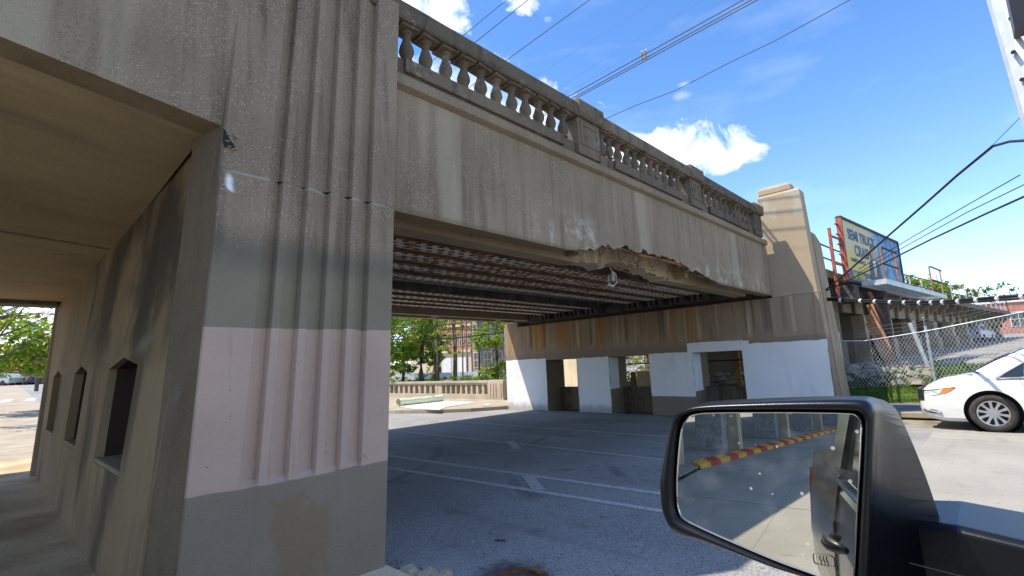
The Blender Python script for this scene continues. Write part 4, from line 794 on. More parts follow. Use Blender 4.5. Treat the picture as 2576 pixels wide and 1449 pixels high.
# weeds on the rubble
wd = leaves('weeds', [(22.3, 3.7, .75), (22.9, 2.9, .8), (22.2, 2.9, .6), (24.5, 1.4, 1.15), (23.6, 2.2, .95)], [(.7, .7, .35), (.8, 1.0, .35), (.6, .9, .3), (.6, .6, .3), (.8, .7, .25)], 3200, .06, [M_leafC])
tag(wd, 'green weeds growing over the rubble behind the fence', 'weeds', kind='stuff')
V = []; Fc = []
for k in range(26000):
    bk = k > 17000; x = 23+4.2*rng.random() if bk else 20.36+2.7*rng.random(); y = -7+9.2*rng.random() if bk else -6+10.3*rng.random(); z = zt(x, y)+(.05 if bk else .01+.03*math.sin(x*5+y*3)); a = rng.uniform(0, 2*PI); h = rng.uniform(.04, .11)*(1.5 if rng.random() < .05 else 1); dx, dy = .012*math.cos(a), .012*math.sin(a); o = len(V)
    V += [(x-dx, y-dy, z), (x+dx, y+dy, z), (x+rng.normal()*.03, y+rng.normal()*.03, z+h)]; Fc.append((o, o+1, o+2))
me = bpy.data.meshes.new('grass'); me.from_pydata(V, [], Fc); me.materials.append(M_blade); o = bpy.data.objects.new('grass', me); COL.objects.link(o); tag(o, 'mown green grass on the bank between pavement and fence', 'grass', kind='stuff')
# bottle on the grass
bt = MB(); bt.lathe([(0, 0), (.035, .005), (.035, .15), (.014, .2), (.014, .24), (0, .24)], (0, 0, 0), 10); p = GZ(2208, 989, .33); o = bt.build('plastic_bottle', simple('clear_plastic', (.6, .55, .55), .3)); o.location = (p[0], p[1], zt(p[0], p[1])+.07); o.rotation_euler = (PI/2, 0, .4); tag(o, 'discarded plastic bottle lying on the grass bank', 'bottle')

# ------------------------------------------------------------------ vehicles
M_vwhite = simple('white_car_paint', (.72, .72, .69), .16, 0, .5); M_glass = simple('tinted_glass', (.02, .026, .028), .05, 0, .6); M_tyre = simple('tyre_rubber', (.05, .043, .038), .85, 0, .2, .25, 12)
M_alloy = simple('alloy_metal', (.62, .62, .64), .28, 1.0); M_chrome = simple('chrome', (.7, .7, .72), .12, 1.0); M_trim = simple('black_trim', (.015, .015, .016), .4)
M_clear = simple('headlight_lens', (.62, .66, .62), .12, 0, .6); M_amber = simple('amber_lens', (.85, .25, .03), .2, 0, .6); M_redl = simple('tail_light_red', (.45, .02, .02), .2, 0, .6)
def cut(o, cutters):
    for c_ in cutters:
        b_ = o.modifiers.new('cut', 'BOOLEAN'); b_.operation = 'DIFFERENCE'; b_.solver = 'EXACT'; b_.object = c_
    bpy.context.view_layer.update(); dg = bpy.context.evaluated_depsgraph_get(); me = bpy.data.meshes.new_from_object(o.evaluated_get(dg)); o.modifiers.clear(); o.data = me
    for c_ in cutters: bpy.data.objects.remove(c_)
def wheel(par, x, y, z, R_, rr, wd, side=-1, spokes=7, axis='x'):
    m = MB(); h = wd/2
    m.lathe([(rr, -h*.8), (rr+.02, -h), (R_-.03, -h), (R_, -h*.6), (R_, h*.6), (R_-.03, h), (rr+.02, h), (rr, h*.8)], (x, y, z), 36, axis); ty = m.build('tyre', M_tyre, par, smooth=True)
    m = MB(); f = side*h*.78
    m.lathe([(rr, f+side*.015), (rr-.02, f+side*.012), (rr-.025, f-side*.08)], (x, y, z), 36, axis)
    m.lathe([(.06, f), (.055, f+side*.008), (.0001, f+side*.01)], (x, y, z), 14, axis)
    for k in range(spokes):
        a = 2*PI*k/spokes+.2
        for da in (0,):
            ca, sa = math.cos(a), math.sin(a); P = []
            for (rad, wd_, dep) in ((.05, .03*7/spokes+.012, f), (rr*.6, .03*7/spokes, f+side*.006), (rr-.01, .048*7/spokes, f+side*.004)):
                for sg in (-1, 1):
                    q = (rad*ca-sg*wd_*sa, rad*sa+sg*wd_*ca); P.append((x+dep, y+q[0], z+q[1]) if axis == 'x' else (x+q[0], y+dep, z+q[1]))
            m.quads(P+[((p[0]-side*.03, p[1], p[2]) if axis == 'x' else (p[0], p[1]-side*.03, p[2])) for p in P], [(0, 1, 3, 2), (2, 3, 5, 4), (0, 2, 8, 6), (2, 4, 10, 8), (1, 7, 9, 3), (3, 9, 11, 5)])
    for k in range(5): a = 2*PI*k/5; q = (.075*math.cos(a), .075*math.sin(a)); m.lathe([(.012, f-side*.02), (.012, f+side*.014), (0, f+side*.016)], (x, y+q[0], z+q[1]) if axis == 'x' else (x+q[0], y, z+q[1]), 8, axis)
    rim = m.build('rim', M_alloy, par); m = MB(); m.lathe([(rr-.01, f-side*.09), (0, f-side*.1)], (x, y, z), 24, axis); m.build('brake_disc', M_trim, par); return ty
XC, VZ = 16.08, 0.0
van = thing('minivan', (XC, -1.3, 0), 'white minivan with alloy wheels driving out of the right edge of the street', 'minivan')
ST = [(1.535, .42, .62, .66, .45), (1.52, .36, .66, .72, .68), (1.47, .30, .80, .86, .84), (1.38, .26, .88, .96, .95), (1.25, .23, .93, 1.04, 1.015), (1.05, .20, .985, 1.13, 1.05), (.7, .20, 1.05, 1.21, 1.07), (.45, .20, 1.09, 1.25, 1.075), (0, .20, 1.13, 1.27, 1.08), (-1, .20, 1.15, 1.28, 1.08), (-2.2, .20, 1.16, 1.28, 1.08), (-3.6, .22, 1.17, 1.28, 1.07), (-4.2, .30, 1.15, 1.26, 1.0), (-4.4, .4, 1.1, 1.2, .9)]
def vsec(y, zb, zs_, zt_, hw):
    h = [(0, zb), (hw*.86, zb), (hw*.965, zb+.08), (hw*.995, zb+(zs_-zb)*.35), (hw, zb+(zs_-zb)*.62), (hw*.985, zs_-.07), (hw*.95, zs_-.01), (hw*.86, zs_+(zt_-zs_)*.35), (hw*.5, zt_-.015), (0, zt_)]
    return [(XC-w_, y, z) for w_, z in h] + [(XC+w_, y, z) for w_, z in h[-2:0:-1]]
m = MB(); m.loft([vsec(*s) for s in ST]); body = m.build('body', M_vwhite, van, smooth=False)
cs = []
for yc in (.28, -3.1):
    c_ = MB(); c_.lathe([(0, -.5), (.475, -.5), (.475, .5), (0, .5)], (XC-1.08+.1, yc, .41), 40, 'x'); o = c_.build('cutter', M_trim); bm = bmesh.new(); bm.from_mesh(o.data); bmesh.ops.remove_doubles(bm, verts=bm.verts[:], dist=1e-5); bmesh.ops.recalc_face_normals(bm, faces=bm.faces[:]); bm.to_mesh(o.data); bm.free(); o.location = Vector((0, 0, 0)); cs.append(o)
cut(body, cs)
for p in body.data.polygons: p.use_smooth = True
try: body.data.set_sharp_from_angle(angle=.55)
except Exception: pass
for yc in (.28, -3.1):
    m = MB(); m.lathe([(.47, .06), (.47, .55), (.1, .56)], (XC-1.08, yc, .41), 32, 'x'); m.build('arch_liner', M_trim, van)
wheel(van, XC-1.08+.15, .28, .40, .395, .265, .24, -1, 10); wheel(van, XC-1.08+.15, -3.1, .40, .395, .265, .24); wheel(van, XC+.93, .28, .40, .395, .265, .24, 1); wheel(van, XC+.93, -3.1, .40, .395, .265, .24, 1)
def gsec(y, zlo_, zt_, hb, ht): h = [(hb, zlo_), (ht, zt_-.07), (ht-.14, zt_), (0, zt_+.025)]; return [(XC-w_, y, z) for w_, z in h]+[(XC+w_, y, z) for w_, z in h[-2::-1]]
m = MB(); m.loft([gsec(.50, 1.10, 1.26, .98, .94), gsec(.1, 1.12, 1.50, 1.03, .90), gsec(-.37, 1.13, 1.735, 1.05, .88), gsec(-.85, 1.14, 1.93, 1.05, .86), gsec(-1.5, 1.14, 2.02, 1.05, .86), gsec(-3.7, 1.14, 2.0, 1.04, .86), gsec(-4.25, 1.14, 1.75, .95, .82)]); m.build('cabin', M_vwhite, van)
m = MB(); m.grid([[(XC+s_*w_, y, z+dz) for s_, dz in ((-1, -.075), (-.8, .012), (-.3, .035), (0, .038), (.3, .035), (.8, .012), (1, -.075))] for (y, z, w_) in ((.485, 1.275, .86), (.1, 1.51, .84), (-.37, 1.745, .82), (-.8, 1.925, .79))]); m.build('windscreen', M_glass, van)
def sidepatch(P, mat, name, inset=0.0, th=.02):
    m = MB(); pts = []
    for (y, z) in P:
        hw = np.interp(-y, [-1.535, -1.52, -1.47, -1.38, -1.25, -1.05, -.7, -.45, 0, 5], [.45, .68, .84, .95, 1.015, 1.05, 1.07, 1.075, 1.08, 1.08]); zs_ = np.interp(-y, [-1.5, -1.38, -1.05, -.45, 0, 1], [.83, .88, .985, 1.09, 1.13, 1.15])
        if z > zs_-.02: hw *= .955-.0*(z-zs_)
        pts.append((XC-hw-.006, y, z))
    m.loft([pts, [(p[0]+.06, p[1]-.03, p[2]) for p in pts]]); return m.build(name, mat, van)
hl = sidepatch([(1.405, .755), (1.39, .85), (1.2, .885), (1.04, .915), (1.12, .805), (1.25, .77)], M_clear, 'headlight'); sidepatch([(1.12, .805), (1.04, .915), (.86, .945), (.92, .885), (1.03, .82)], M_amber, 'indicator')
sidepatch([(1.43, .74), (1.415, .885), (1.2, .905), (.85, .957), (.83, .945), (.86, .94), (1.05, .92), (1.2, .89), (1.39, .86)], M_trim, 'headlight_trim')
m = MB()
def fr(w_): return float(np.interp(abs(w_), [0, .45, .68, .84, .95], [1.55, 1.54, 1.525, 1.475, 1.385]))
ws_ = np.linspace(-.93, .93, 25)
m.grid([[(XC+w_, fr(w_)+.012, z) for z in (.655, .9)] for w_ in ws_]); m.build('grille', M_trim, van)
for z in (.70, .765, .83): m = MB(); m.tube([(XC+w_*.97, fr(w_)+.02, z) for w_ in ws_], .014, 6); m.build('grille_bar', M_chrome, van)
sidepatch([(1.46, .455), (1.30, .46), (1.2, .43), (1.13, .385), (1.3, .375), (1.44, .40)], M_trim, 'fog_recess'); m = MB(); m.tube([(XC-.9, 1.46, .42), (XC-1.0, 1.3, .415), (XC-1.045, 1.15, .395)], .01, 6); m.build('fog_strip', M_chrome, van)
m = MB(); m.prism([(XC-1.0, .10, 1.155), (XC-.945, -.33, 1.47), (XC-1.0, -.29, 1.165)], (-.035, 0, 0)); m.build('quarter_window', M_glass, van); m = MB(); m.tube([(XC-1.045, .15, 1.145), (XC-.98, -.36, 1.49)], .014, 6); m.tube([(XC-1.055, .15, 1.145), (XC-1.06, -2.8, 1.165)], .014, 6); m.build('window_trim', M_chrome, van)
m = MB(); m.prism([(XC-1.0, -.38, 1.165), (XC-.92, -.42, 1.53), (XC-.88, -.9, 1.84), (XC-.87, -1.5, 1.9), (XC-1.0, -1.5, 1.165)], (-.035, 0, 0)); m.build('side_window', M_glass, van)
m = MB(); m.tube([(XC-1.085, -.22, 1.12), (XC-1.088, -.30, .9), (XC-1.085, -.32, .5)], .004, 4); m.build('door_gap', M_trim, van)
m = MB(); m.tube([(XC-.98, .4, 1.255), (XC-.5, .55, 1.3), (XC+.1, .62, 1.31)], .012, 5); m.build('wiper', M_trim, van)
m = MB(); m.lathe([(0, -.1), (.09, -.08), (.1, .05), (.05, .1), (0, .1)], (XC-1.17, -.40, 1.24), 10, 'y'); m.build('door_mirror', M_vwhite, van)

def small_car(name, x, y, rot, colr, label, cat='car', L=4.4, H=1.45, boxy=False, group=None):
    z0 = zt(x, y); cth = thing(name, (x, y, z0), label, cat, group); hl_ = L/2; mt = simple(name+'_paint', colr, .3, 0, .5)
    def bd(P, hw, mat, nm):
        m = MB(); m.loft([[(s_*hw*(.93 if z > .9*H*.6 else 1), u_, z) for u_, z in P] for s_ in (-1, 1)]); o = m.build(nm, mat); o.parent = cth; o['_o'] = (0, 0, 0); return o
    if boxy: b1 = [(-hl_, .35), (-hl_, H*.97), (-hl_+.15, H), (hl_*.45, H), (hl_*.62, H*.72), (hl_*.95, H*.55), (hl_, .35)]; b2 = [(hl_*.28, H*.7), (hl_*.28, H*.92), (hl_*.46, H*.92), (hl_*.60, H*.7)]
    else: b1 = [(-hl_, .35), (-hl_, H*.62), (hl_*.35, H*.64), (hl_*.95, H*.52), (hl_, .35)]; b2 = [(-hl_*.9, H*.63), (-hl_*.6, H*.97), (0, H), (hl_*.12, H*.96), (hl_*.45, H*.63)]
    bd(b1, .88, mt, 'body')
    if boxy: bd(b2, .895, M_glass, 'window')
    else: bd(b2, .78, mt, 'cabin'); bd([(-hl_*.78, H*.66), (-hl_*.55, H*.92), (0, H*.94), (hl_*.08, H*.92), (hl_*.36, H*.66)], .79, M_glass, 'window')
    for a in (-.62, .62):
        for s_ in (-1, 1): m = MB(); m.lathe([(0, -.1), (.32, -.1), (.32, .1), (0, .1)], (s_*.8, a*hl_, .32), 14, 'x'); o = m.build('wheel', M_tyre); o.parent = cth
    for s_ in (-1, 1): m = MB(); m.box(s_*.7-.14, s_*.7+.14, -hl_-.012, -hl_+.05, H*.45, H*.56); o = m.build('tail_light', M_redl); o.parent = cth
    for s_ in (-1, 1): m = MB(); m.box(s_*.65-.16, s_*.65+.16, hl_*.96, hl_+.01, H*.36, H*.47); o = m.build('headlight', M_clear); o.parent = cth
    cth.rotation_euler = (0, 0, rot); return cth
# far left road traffic
for i, (px_, r_, rot, colr, lab) in enumerate([(88, 84, .05, (.03, .035, .10), 'dark blue car with red tail lights on the far road, rightmost'), (72, 92, .1, (.09, .09, .1), 'black car beyond the dark blue one on the far road'), (58, 94, .1, (.4, .42, .45), 'silver car on the far road between two dark cars'), (40, 96, .2, (.12, .04, .05), 'dark red car on the far road, left of the silver car'), (22, 96, .3, (.5, .5, .52), 'pale grey car at the far road edge'), (4, 84, .6, (.35, .40, .36), 'grey green car at the left edge of the far road')]):
    p = RG(px_, 960, r_); small_car('parked_car', p[0], p[1], rot, colr, lab, group='cars on the far road')
p = RG(2458, 872, 60); small_car('pickup', p[0], p[1], -1.75, (.42, .48, .55), 'pale blue pickup parked under the railway viaduct behind the fence', 'pickup', 4.6, 1.5)


# ------------------------------------------------------------------ our own truck: door side and mirror
tk = thing('truck', (0, .07, 0), 'dark truck whose big black door mirror fills the lower right corner', 'truck')
ca, sa = math.cos(-.133), math.sin(-.133)
def TK(x, y, z): return (x*ca-y*sa, .07+x*sa+y*ca, z)
M_tgrey = simple('grey_truck_paint', (.05, .048, .044), .14, 0, .55)
def tslab(x0, x1, prof, name, mat, **k):   # prof: list of (y,z) outline, extruded along the truck
    m = MB(); m.loft([[TK(x0, y, z) for y, z in prof], [TK(x1, y, z) for y, z in prof]]); return m.build(name, mat, tk, **k)
dp = [(-.25, .45), (-.04, .45), (.02, .62), (.03, .85), (.015, 1.1), (-.02, 1.30), (-.05, 1.345), (-.25, 1.345)]
tslab(.95, -.42, dp, 'front_door', M_tgrey); tslab(-.432, -1.45, dp, 'rear_door', M_tgrey); tslab(-1.462, -2.75, [(-1.6, .45), (-.04, .45), (.03, .62), (.04, .85), (.02, 1.15), (-.03, 1.38), (-.2, 1.40), (-1.6, 1.40)], 'bed_side', M_tgrey)
for x0, x1 in ((.6, -.42), (-.45, -1.42)): tslab(x0, x1, [(-.045, 1.346), (-.012, 1.346), (-.012, 1.362), (-.045, 1.368)], 'sill_strip', M_chrome)
tslab(-.40, -.52, [(-.10, 1.37), (-.03, 1.37), (-.16, 1.90), (-.23, 1.90)], 'pillar', M_trim); tslab(-1.40, -1.75, [(-.12, 1.41), (-.03, 1.41), (-.16, 1.90), (-.23, 1.90)], 'rear_pillar', M_tgrey)
tslab(-.53, -1.39, [(-.06, 1.37), (-.045, 1.37), (-.17, 1.89), (-.185, 1.89)], 'window', M_glass)
tslab(-.35, -1.9, [(-1.5, 1.9), (-.16, 1.9), (-.2, 1.96), (-1.5, 2.02)], 'roof', M_tgrey)
m = MB(); pts = [TK(-1.12+.22*s_, .035+.05*math.sin(PI*s_), 1.17) for s_ in np.linspace(0, 1, 7)]; m.tube(pts, [.012, .022, .026, .026, .026, .022, .012], 8); m.build('door_handle', M_trim, tk, smooth=True)
m = MB(); m.hexa([TK(-2.775, -.10, 1.05), TK(-2.70, .03, 1.05), TK(-2.70, -.1, 1.05), TK(-2.775, -.2, 1.05), TK(-2.775, -.10, 1.27), TK(-2.70, .012, 1.27), TK(-2.70, -.1, 1.27), TK(-2.775, -.2, 1.27)]); m.build('tail_light', M_redl, tk)
for x in (-2.1,): m = MB(); m.lathe([(0, -.12), (.36, -.12), (.38, 0), (.36, .12), (0, .12)], TK(x, -.1, .38), 24, 'y'); m.build('wheel', M_tyre, tk)
# mirror frame in its own plane; n faces back towards the driver
vv = _ray(2140, 1000); vv = vv/np.linalg.norm(vv); mn = np.array([-1., 0, 0])-vv; mn /= np.linalg.norm(mn)
pcm = PX(1930, 1230, .757); me1 = np.array([0, 0, 1.])-mn*mn[2]; me1 /= np.linalg.norm(me1); me2 = np.cross(me1, mn)
def MR(u_, v_, w_=0.0): return tuple(pcm+me2*u_+me1*v_+mn*w_)
GL = [(-0.1283, -0.0255), (-0.1246, 0.015), (-0.1151, 0.0681), (-0.1055, 0.089), (-0.0927, 0.097), (-0.0659, 0.1006), (-0.0053, 0.1025), (0.0543, 0.1038), (0.1037, 0.1038), (0.114, 0.1016), (0.1181, 0.0935), (0.1171, 0.0789), (0.1103, 0.0355), (0.1006, -0.0215), (0.0891, -0.091), (0.0862, -0.1054), (0.0791, -0.1069), (0.0501, -0.1003), (0.0008, -0.09), (-0.0484, -0.0777), (-0.0968, -0.0644), (-0.1185, -0.0567), (-0.1263, -0.0477)]
OL = [(-0.1518, -0.0225), (-0.1485, 0.007), (-0.1321, 0.0673), (-0.1221, 0.0915), (-0.1062, 0.1038), (-0.0767, 0.1108), (-0.0041, 0.1156), (0.0605, 0.1184), (0.114, 0.1194), (0.127, 0.116), (0.1319, 0.1059), (0.1307, 0.0891), (0.1226, 0.0366), (0.1138, -0.0196), (0.1016, -0.0977), (0.0982, -0.1159), (0.0864, -0.1142), (0.0496, -0.105), (-0.0001, -0.0989), (-0.0494, -0.0892), (-0.0981, -0.0802), (-0.1332, -0.0755), (-0.1489, -0.0537)]
def dens(L, k=4):   # closed Catmull-Rom refinement
    n_ = len(L); out = []
    for i in range(n_):
        p0, p1, p2, p3 = (np.array(L[(i+j-1) % n_]) for j in range(4))
        for s_ in range(k):
            t_ = s_/k; out.append(tuple(.5*((2*p1)+(-p0+p2)*t_+(2*p0-5*p1+4*p2-p3)*t_*t_+(-p0+3*p1-3*p2+p3)*t_**3)))
    return out
G2, O2 = dens(GL), dens(OL)
M_hous = MT('black_mirror_plastic', .3, .35); hn = M_hous.noise(260, detail=2); M_hous.col((.004, .0045, .006)); M_hous.bump(hn, .08, .002); M_hous = M_hous.M
t = MT('mirror_glass', .3, .3); gl = t.t.nodes.new('ShaderNodeBsdfGlossy'); gl.inputs['Color'].default_value = (.74, .74, .66, 1); gl.inputs['Roughness'].default_value = 0.0
d, pc = t.vor(75); r = t.t.nodes.new('ShaderNodeSeparateColor'); t.t.links.new(pc, r.inputs[0]); thr = t.m('MULTIPLY', r.outputs[1], .22); sp_ = t.m('MULTIPLY', t.m('LESS_THAN', d, thr), t.m('GREATER_THAN', r.outputs[0], .55)); sp_ = t.m('MULTIPLY', sp_, .5)
film = t.m('MULTIPLY', t.ss(t.noise(30, detail=5), .45, .8), .08); t.col((.6, .6, .6)); mx = t.t.nodes.new('ShaderNodeMixShader'); t.lk(t.m('ADD', sp_, film, clamp=True), mx.inputs[0]); t.t.links.new(gl.outputs[0], mx.inputs[1]); t.t.links.new(t.b.outputs[0], mx.inputs[2]); t.t.links.new(mx.outputs[0], t.out.inputs[0]); M_mirr = t.M; M_grime = simple('grey_grime', (.12, .13, .14), .7)
def backp(u_, v_): return (u_+max(0, u_/.12)*(.012+max(0, .115-v_)*.40), v_*.97) if u_ > 0 else (u_*.86, v_*.95)
lp_ = lambda L, w_, s_=1.0, f=None: [MR(*(f(u_*s_, v_*s_) if f else (u_*s_, v_*s_)), w_) for u_, v_ in L]
mid = [((a[0]*.45+b_[0]*.55), (a[1]*.45+b_[1]*.55)) for a, b_ in zip(G2, O2)]
m = MB(); m.loft([lp_(G2, -.012, 1.01), lp_(G2, .004, 1.035), lp_(mid, .012), lp_(O2, .004), lp_(O2, -.012, 1.012), lp_(O2, -.06, 1.03, lambda a, c: ((a, c) if a < 0 else (a+.04*max(0, .115-c), c))), lp_(O2, -.14, 1.0, backp), lp_(O2, -.185, .86, backp), lp_(O2, -.20, .6, backp)], cap0=False)
mh = m.build('mirror_housing', M_hous, tk, smooth=True)
m = MB(); m.loft([lp_(G2, 0.0, .995)], cap0=True, cap1=False); mg = m.build('mirror_glass', M_mirr, None, fix=False); me = mg.data
bm = bmesh.new(); bm.from_mesh(me); bm.normal_update()
for f in bm.faces:
    if f.normal.dot(Vector(mn)) < 0: f.normal_flip()
bm.to_mesh(me); bm.free(); me.transform(Matrix.Translation(-Vector(tk['_o']))); mg.parent = tk
m = MB(); m.tube([MR(u_, v_, .0015) for u_, v_ in [(a*.993, c*.993) for a, c in G2]]+[MR(G2[0][0]*.993, G2[0][1]*.993, .0015)], .0009, 5, cap=False); m.build('glass_rim', M_chrome, tk)
# heating symbol etched at the foot of the glass
d_ = np.array(PX(2072, 1410, .757))-pcm; cu, cv = float(d_@me2), float(d_@me1); m = MB()
rr_ = [(cu+.0115*math.copysign(abs(math.cos(a))**.4, math.cos(a)), cv+.0065*math.copysign(abs(math.sin(a))**.4, math.sin(a))) for a in np.linspace(0, 2*PI, 33)]; m.tube([MR(a, c, .0012) for a, c in rr_ if not (abs(a-cu) < .0075 and c < cv-.003)], .0005, 4)
for k in (-1, 0, 1): m.tube([MR(cu+k*.0036+.0008*math.sin(s_*6.3), cv-.0065+.011*s_, .0012) for s_ in np.linspace(0, 1, 9)], .0005, 4)
m.build('heating_symbol', M_trim, tk)
# arm to the door
m = MB(); 
def armsec(y, zt_, zb_, x0, x1): return [(x0, y, zb_), (x0, y, zt_-.006), (x0+.008, y, zt_), (x1-.02, y, zt_+.004), (x1, y, zt_-.02), (x1, y, zb_)]
m.loft([armsec(.16, 1.572, 1.36, .885, 1.0), armsec(.07, 1.578, 1.32, .868, 1.02), armsec(-.04, 1.566, 1.28, .862, 1.03), armsec(-.2, 1.545, 1.25, .857, 1.03)]); m.build('mirror_arm', M_hous, tk, bevel=.003)
m = MB(); a = PX(2256, 1408, .858); c_ = PX(2576, 1490, .85); m.tube([a, c_], .0006, 4); m.tube([a, a-np.array([0, .0, .06])], .0006, 4); m.build('panel_gap', M_grime, tk)

# ------------------------------------------------------------------ parapet wall, plastic roll and litter beyond the bridge
f1 = lambda x, y: (981+.1953*x, 773.5+.1953*y)
nw = thing('parapet_wall', (18.7, 26, .15), 'beige concrete parapet wall with rows of slots along the far pavement', 'parapet wall')
M_pw = conc('beige_cast_concrete', (.38, .335, .27), streak=.15, pebb=0)
yw = lambda x: PX(*f1(x, 1060), 18.6)[1]
PZ = .15
def wb(y0, y1, z0, z1, x0=18.6, x1=18.85, nm='wall', mt=None, bev=.01): m = MB(); m.box(x0, x1, min(y0, y1), max(y0, y1), z0, z1); return m.build(nm, mt or M_pw, nw, bevel=bev)
ya, yj, yb = yw(1270), yw(612), yw(-600)
wb(ya, 36, PZ-.02, .43, nm='plinth'); wb(ya, 36, .93, 1.02, nm='rail'); wb(ya-.0, 36, 1.021, 1.14, 18.53, 18.92, 'coping')
sl_ = [685, 745, 810, 875, 940, 1010, 1080, 1155, 1230]; 
ed = [ya]+[v for x in sl_[::-1] for v in (yw(x+24), yw(x-20))]+[yj]
for i in range(0, len(ed), 2): wb(ed[i], ed[i+1], .431, .929, 18.62, 18.84, 'baluster')
sp0 = (ed[-1]-ed[1])/9
y = yj+.02; k = 0
sw = abs(yw(1120)-yw(1180))
wb(yj+.01, yj+.25, .431, .929, 18.6, 18.85, 'baluster'); y = yj+.25
while y < 35: wb(y+sw*.9, y+sw*1.5, .431, .929, 18.62, 18.84, 'baluster'); y += sw*1.5
ye = yw(1478); wb(ye, ya-.01, PZ-.02, 1.16, 18.5, 19.0, 'end_post')
for x in (1310, 1345, 1380, 1445, 1470): q = yw(x); wb(q-.03, q+.03, .3, 1.0, 18.47, 18.495, 'groove_fin', M_pw, 0)
ro = thing('plastic_roll', (15.5, 24, .15), 'rolled pale plastic sheeting partly unrolled across the far pavement', 'plastic roll'); M_pl = simple('pale_plastic', (.62, .68, .50), .35, 0, .4); M_pl2 = simple('white_plastic', (.75, .76, .72), .4, 0, .4)
a = GZ(*f1(110, 1225), .33); c_ = GZ(*f1(670, 1165), .33); d = (c_-a)/np.linalg.norm(c_-a); m = MB(); m.tube([a+(c_-a)*s_+np.array([0, 0, .012*math.sin(s_*21)]) for s_ in np.linspace(0, 1, 12)], .17, 18, cap=False); m.tube([a, c_], .1, 14, cap=False); m.build('roll', M_pl, ro, smooth=True)
m = MB(); P = [GZ(*f1(*p), .17) for p in ((60, 1235), (110, 1268), (250, 1300), (480, 1313), (640, 1318), (725, 1278), (900, 1252), (1105, 1224), (1050, 1216), (700, 1200), (400, 1220), (180, 1255))]; m.quads(P, [tuple(range(len(P)))]); m.build('sheet', M_pl2, ro)
def scrap(x, y, z, s_, mat, label, cat='litter'):
    p = GZ(x, y, z); m = MB(); P = [(p[0]+s_*random.uniform(.5, 1)*math.cos(a), p[1]+s_*random.uniform(.5, 1)*math.sin(a), p[2]+.01+random.uniform(0, s_*.25)) for a in np.linspace(0, 2*PI, 7)[:-1]]
    m.quads(P+[(p[0], p[1], p[2]+s_*.3)], [(i, (i+1) % 6, 6) for i in range(6)]); tag(m.build('litter', mat, None), label, cat)
scrap(1224, 1021, .15, .28, M_wpr, 'white paper scrap on the far pavement near the parapet end'); scrap(1421, 1029, 0, .14, simple('red_cup', (.6, .08, .05)), 'crushed red and white cup in the left opening of the abutment'); scrap(1358, 1032, 0, .2, simple('blue_rag', (.25, .35, .5)), 'blue rag at the foot of the white abutment'); scrap(1345, 1029, 0, .16, simple('grey_rag', (.1, .1, .12)), 'dark rag beside the blue one at the abutment foot')
scrap(60, 1330, .12, .05, M_plain, 'pale leaf litter on the shaded footway', 'litter'); scrap(1925, 1043, 0, .06, M_wpr, 'white scrap on the asphalt by the abutment'); scrap(1922, 1230, 0, .02, M_wpr, 'pale scrap on the asphalt near the mirror')
m = MB(); rngl = random.Random(3)
for k in range(260):
    if k < 170: y = rngl.uniform(3.5, 15.5); x = 15.85-abs(rngl.gauss(0, .16))
    elif k < 215: x = rngl.uniform(2.7, 8); y = rngl.uniform(2.6, 9)
    else: x = rngl.uniform(2.62, 2.95); y = rngl.uniform(3.5, 4.5)
    rock(m, (x, y, .01), rngl.uniform(.008, .03))
tag(m.build('debris', M_rub), 'small stones and grit scattered on the asphalt and along the abutment foot', 'debris', kind='stuff')
m = MB(); m.tube([GZ(1245, 1358, .01), GZ(1272, 1360, .01)], .012, 5); tag(m.build('twig', M_bark), 'short dark twig lying on the near asphalt', 'twig'); m = MB(); m.tube([GZ(1905, 1305, .01), GZ(1915, 1309, .012), GZ(1935, 1305, .01)], .008, 5); tag(m.build('wire_scrap', M_cable), 'bent bit of black wire on the asphalt by the mirror', 'scrap')
m = MB(); m.tube([GZ(1200, 1137, .01), GZ(1222, 1142, .012)], .012, 5); tag(m.build('stick', M_plain), 'pale stick lying across the road under the span', 'stick')
# broken kerb lump and drain rim close to the pylon foot, weeds in cracks
m = MB()
for (x, y, s_) in ((2.72, 4.0, .14), (2.85, 3.88, .1), (2.75, 3.8, .12), (2.95, 3.75, .08), (2.8, 3.66, .12)): rock(m, (x, y, .03), s_)
tag(m.build('broken_kerb', M_conc_lt), 'crumbled bit of kerb at the foot of the pink pylon', 'kerb')
m = MB(); m.lathe([(.24, -.02), (.24, .02), (.16, .03), (.15, -.1), (0, -.12)], (3.33, 3.2, 0), 22); tag(m.build('drain_rim', M_rust), 'rusty iron drain rim sunk in the near asphalt', 'drain')
for (x, y, lab) in ((GZ(1280, 1027, .02)[0], GZ(1280, 1027, .02)[1], 'weed tuft at the sunlit corner of the white abutment'), (GZ(72, 1198, .12)[0], GZ(72, 1198, .12)[1], 'weed tuft at the far foot of the passage wall')):
    s_ = .3 if x > 3 else .12; o = leaves('weed', [(x, y, .1)], [(s_, s_, .12 if x > 3 else .08)], 160, .04 if x > 3 else .02, [M_leafC]); tag(o, lab, 'weed')
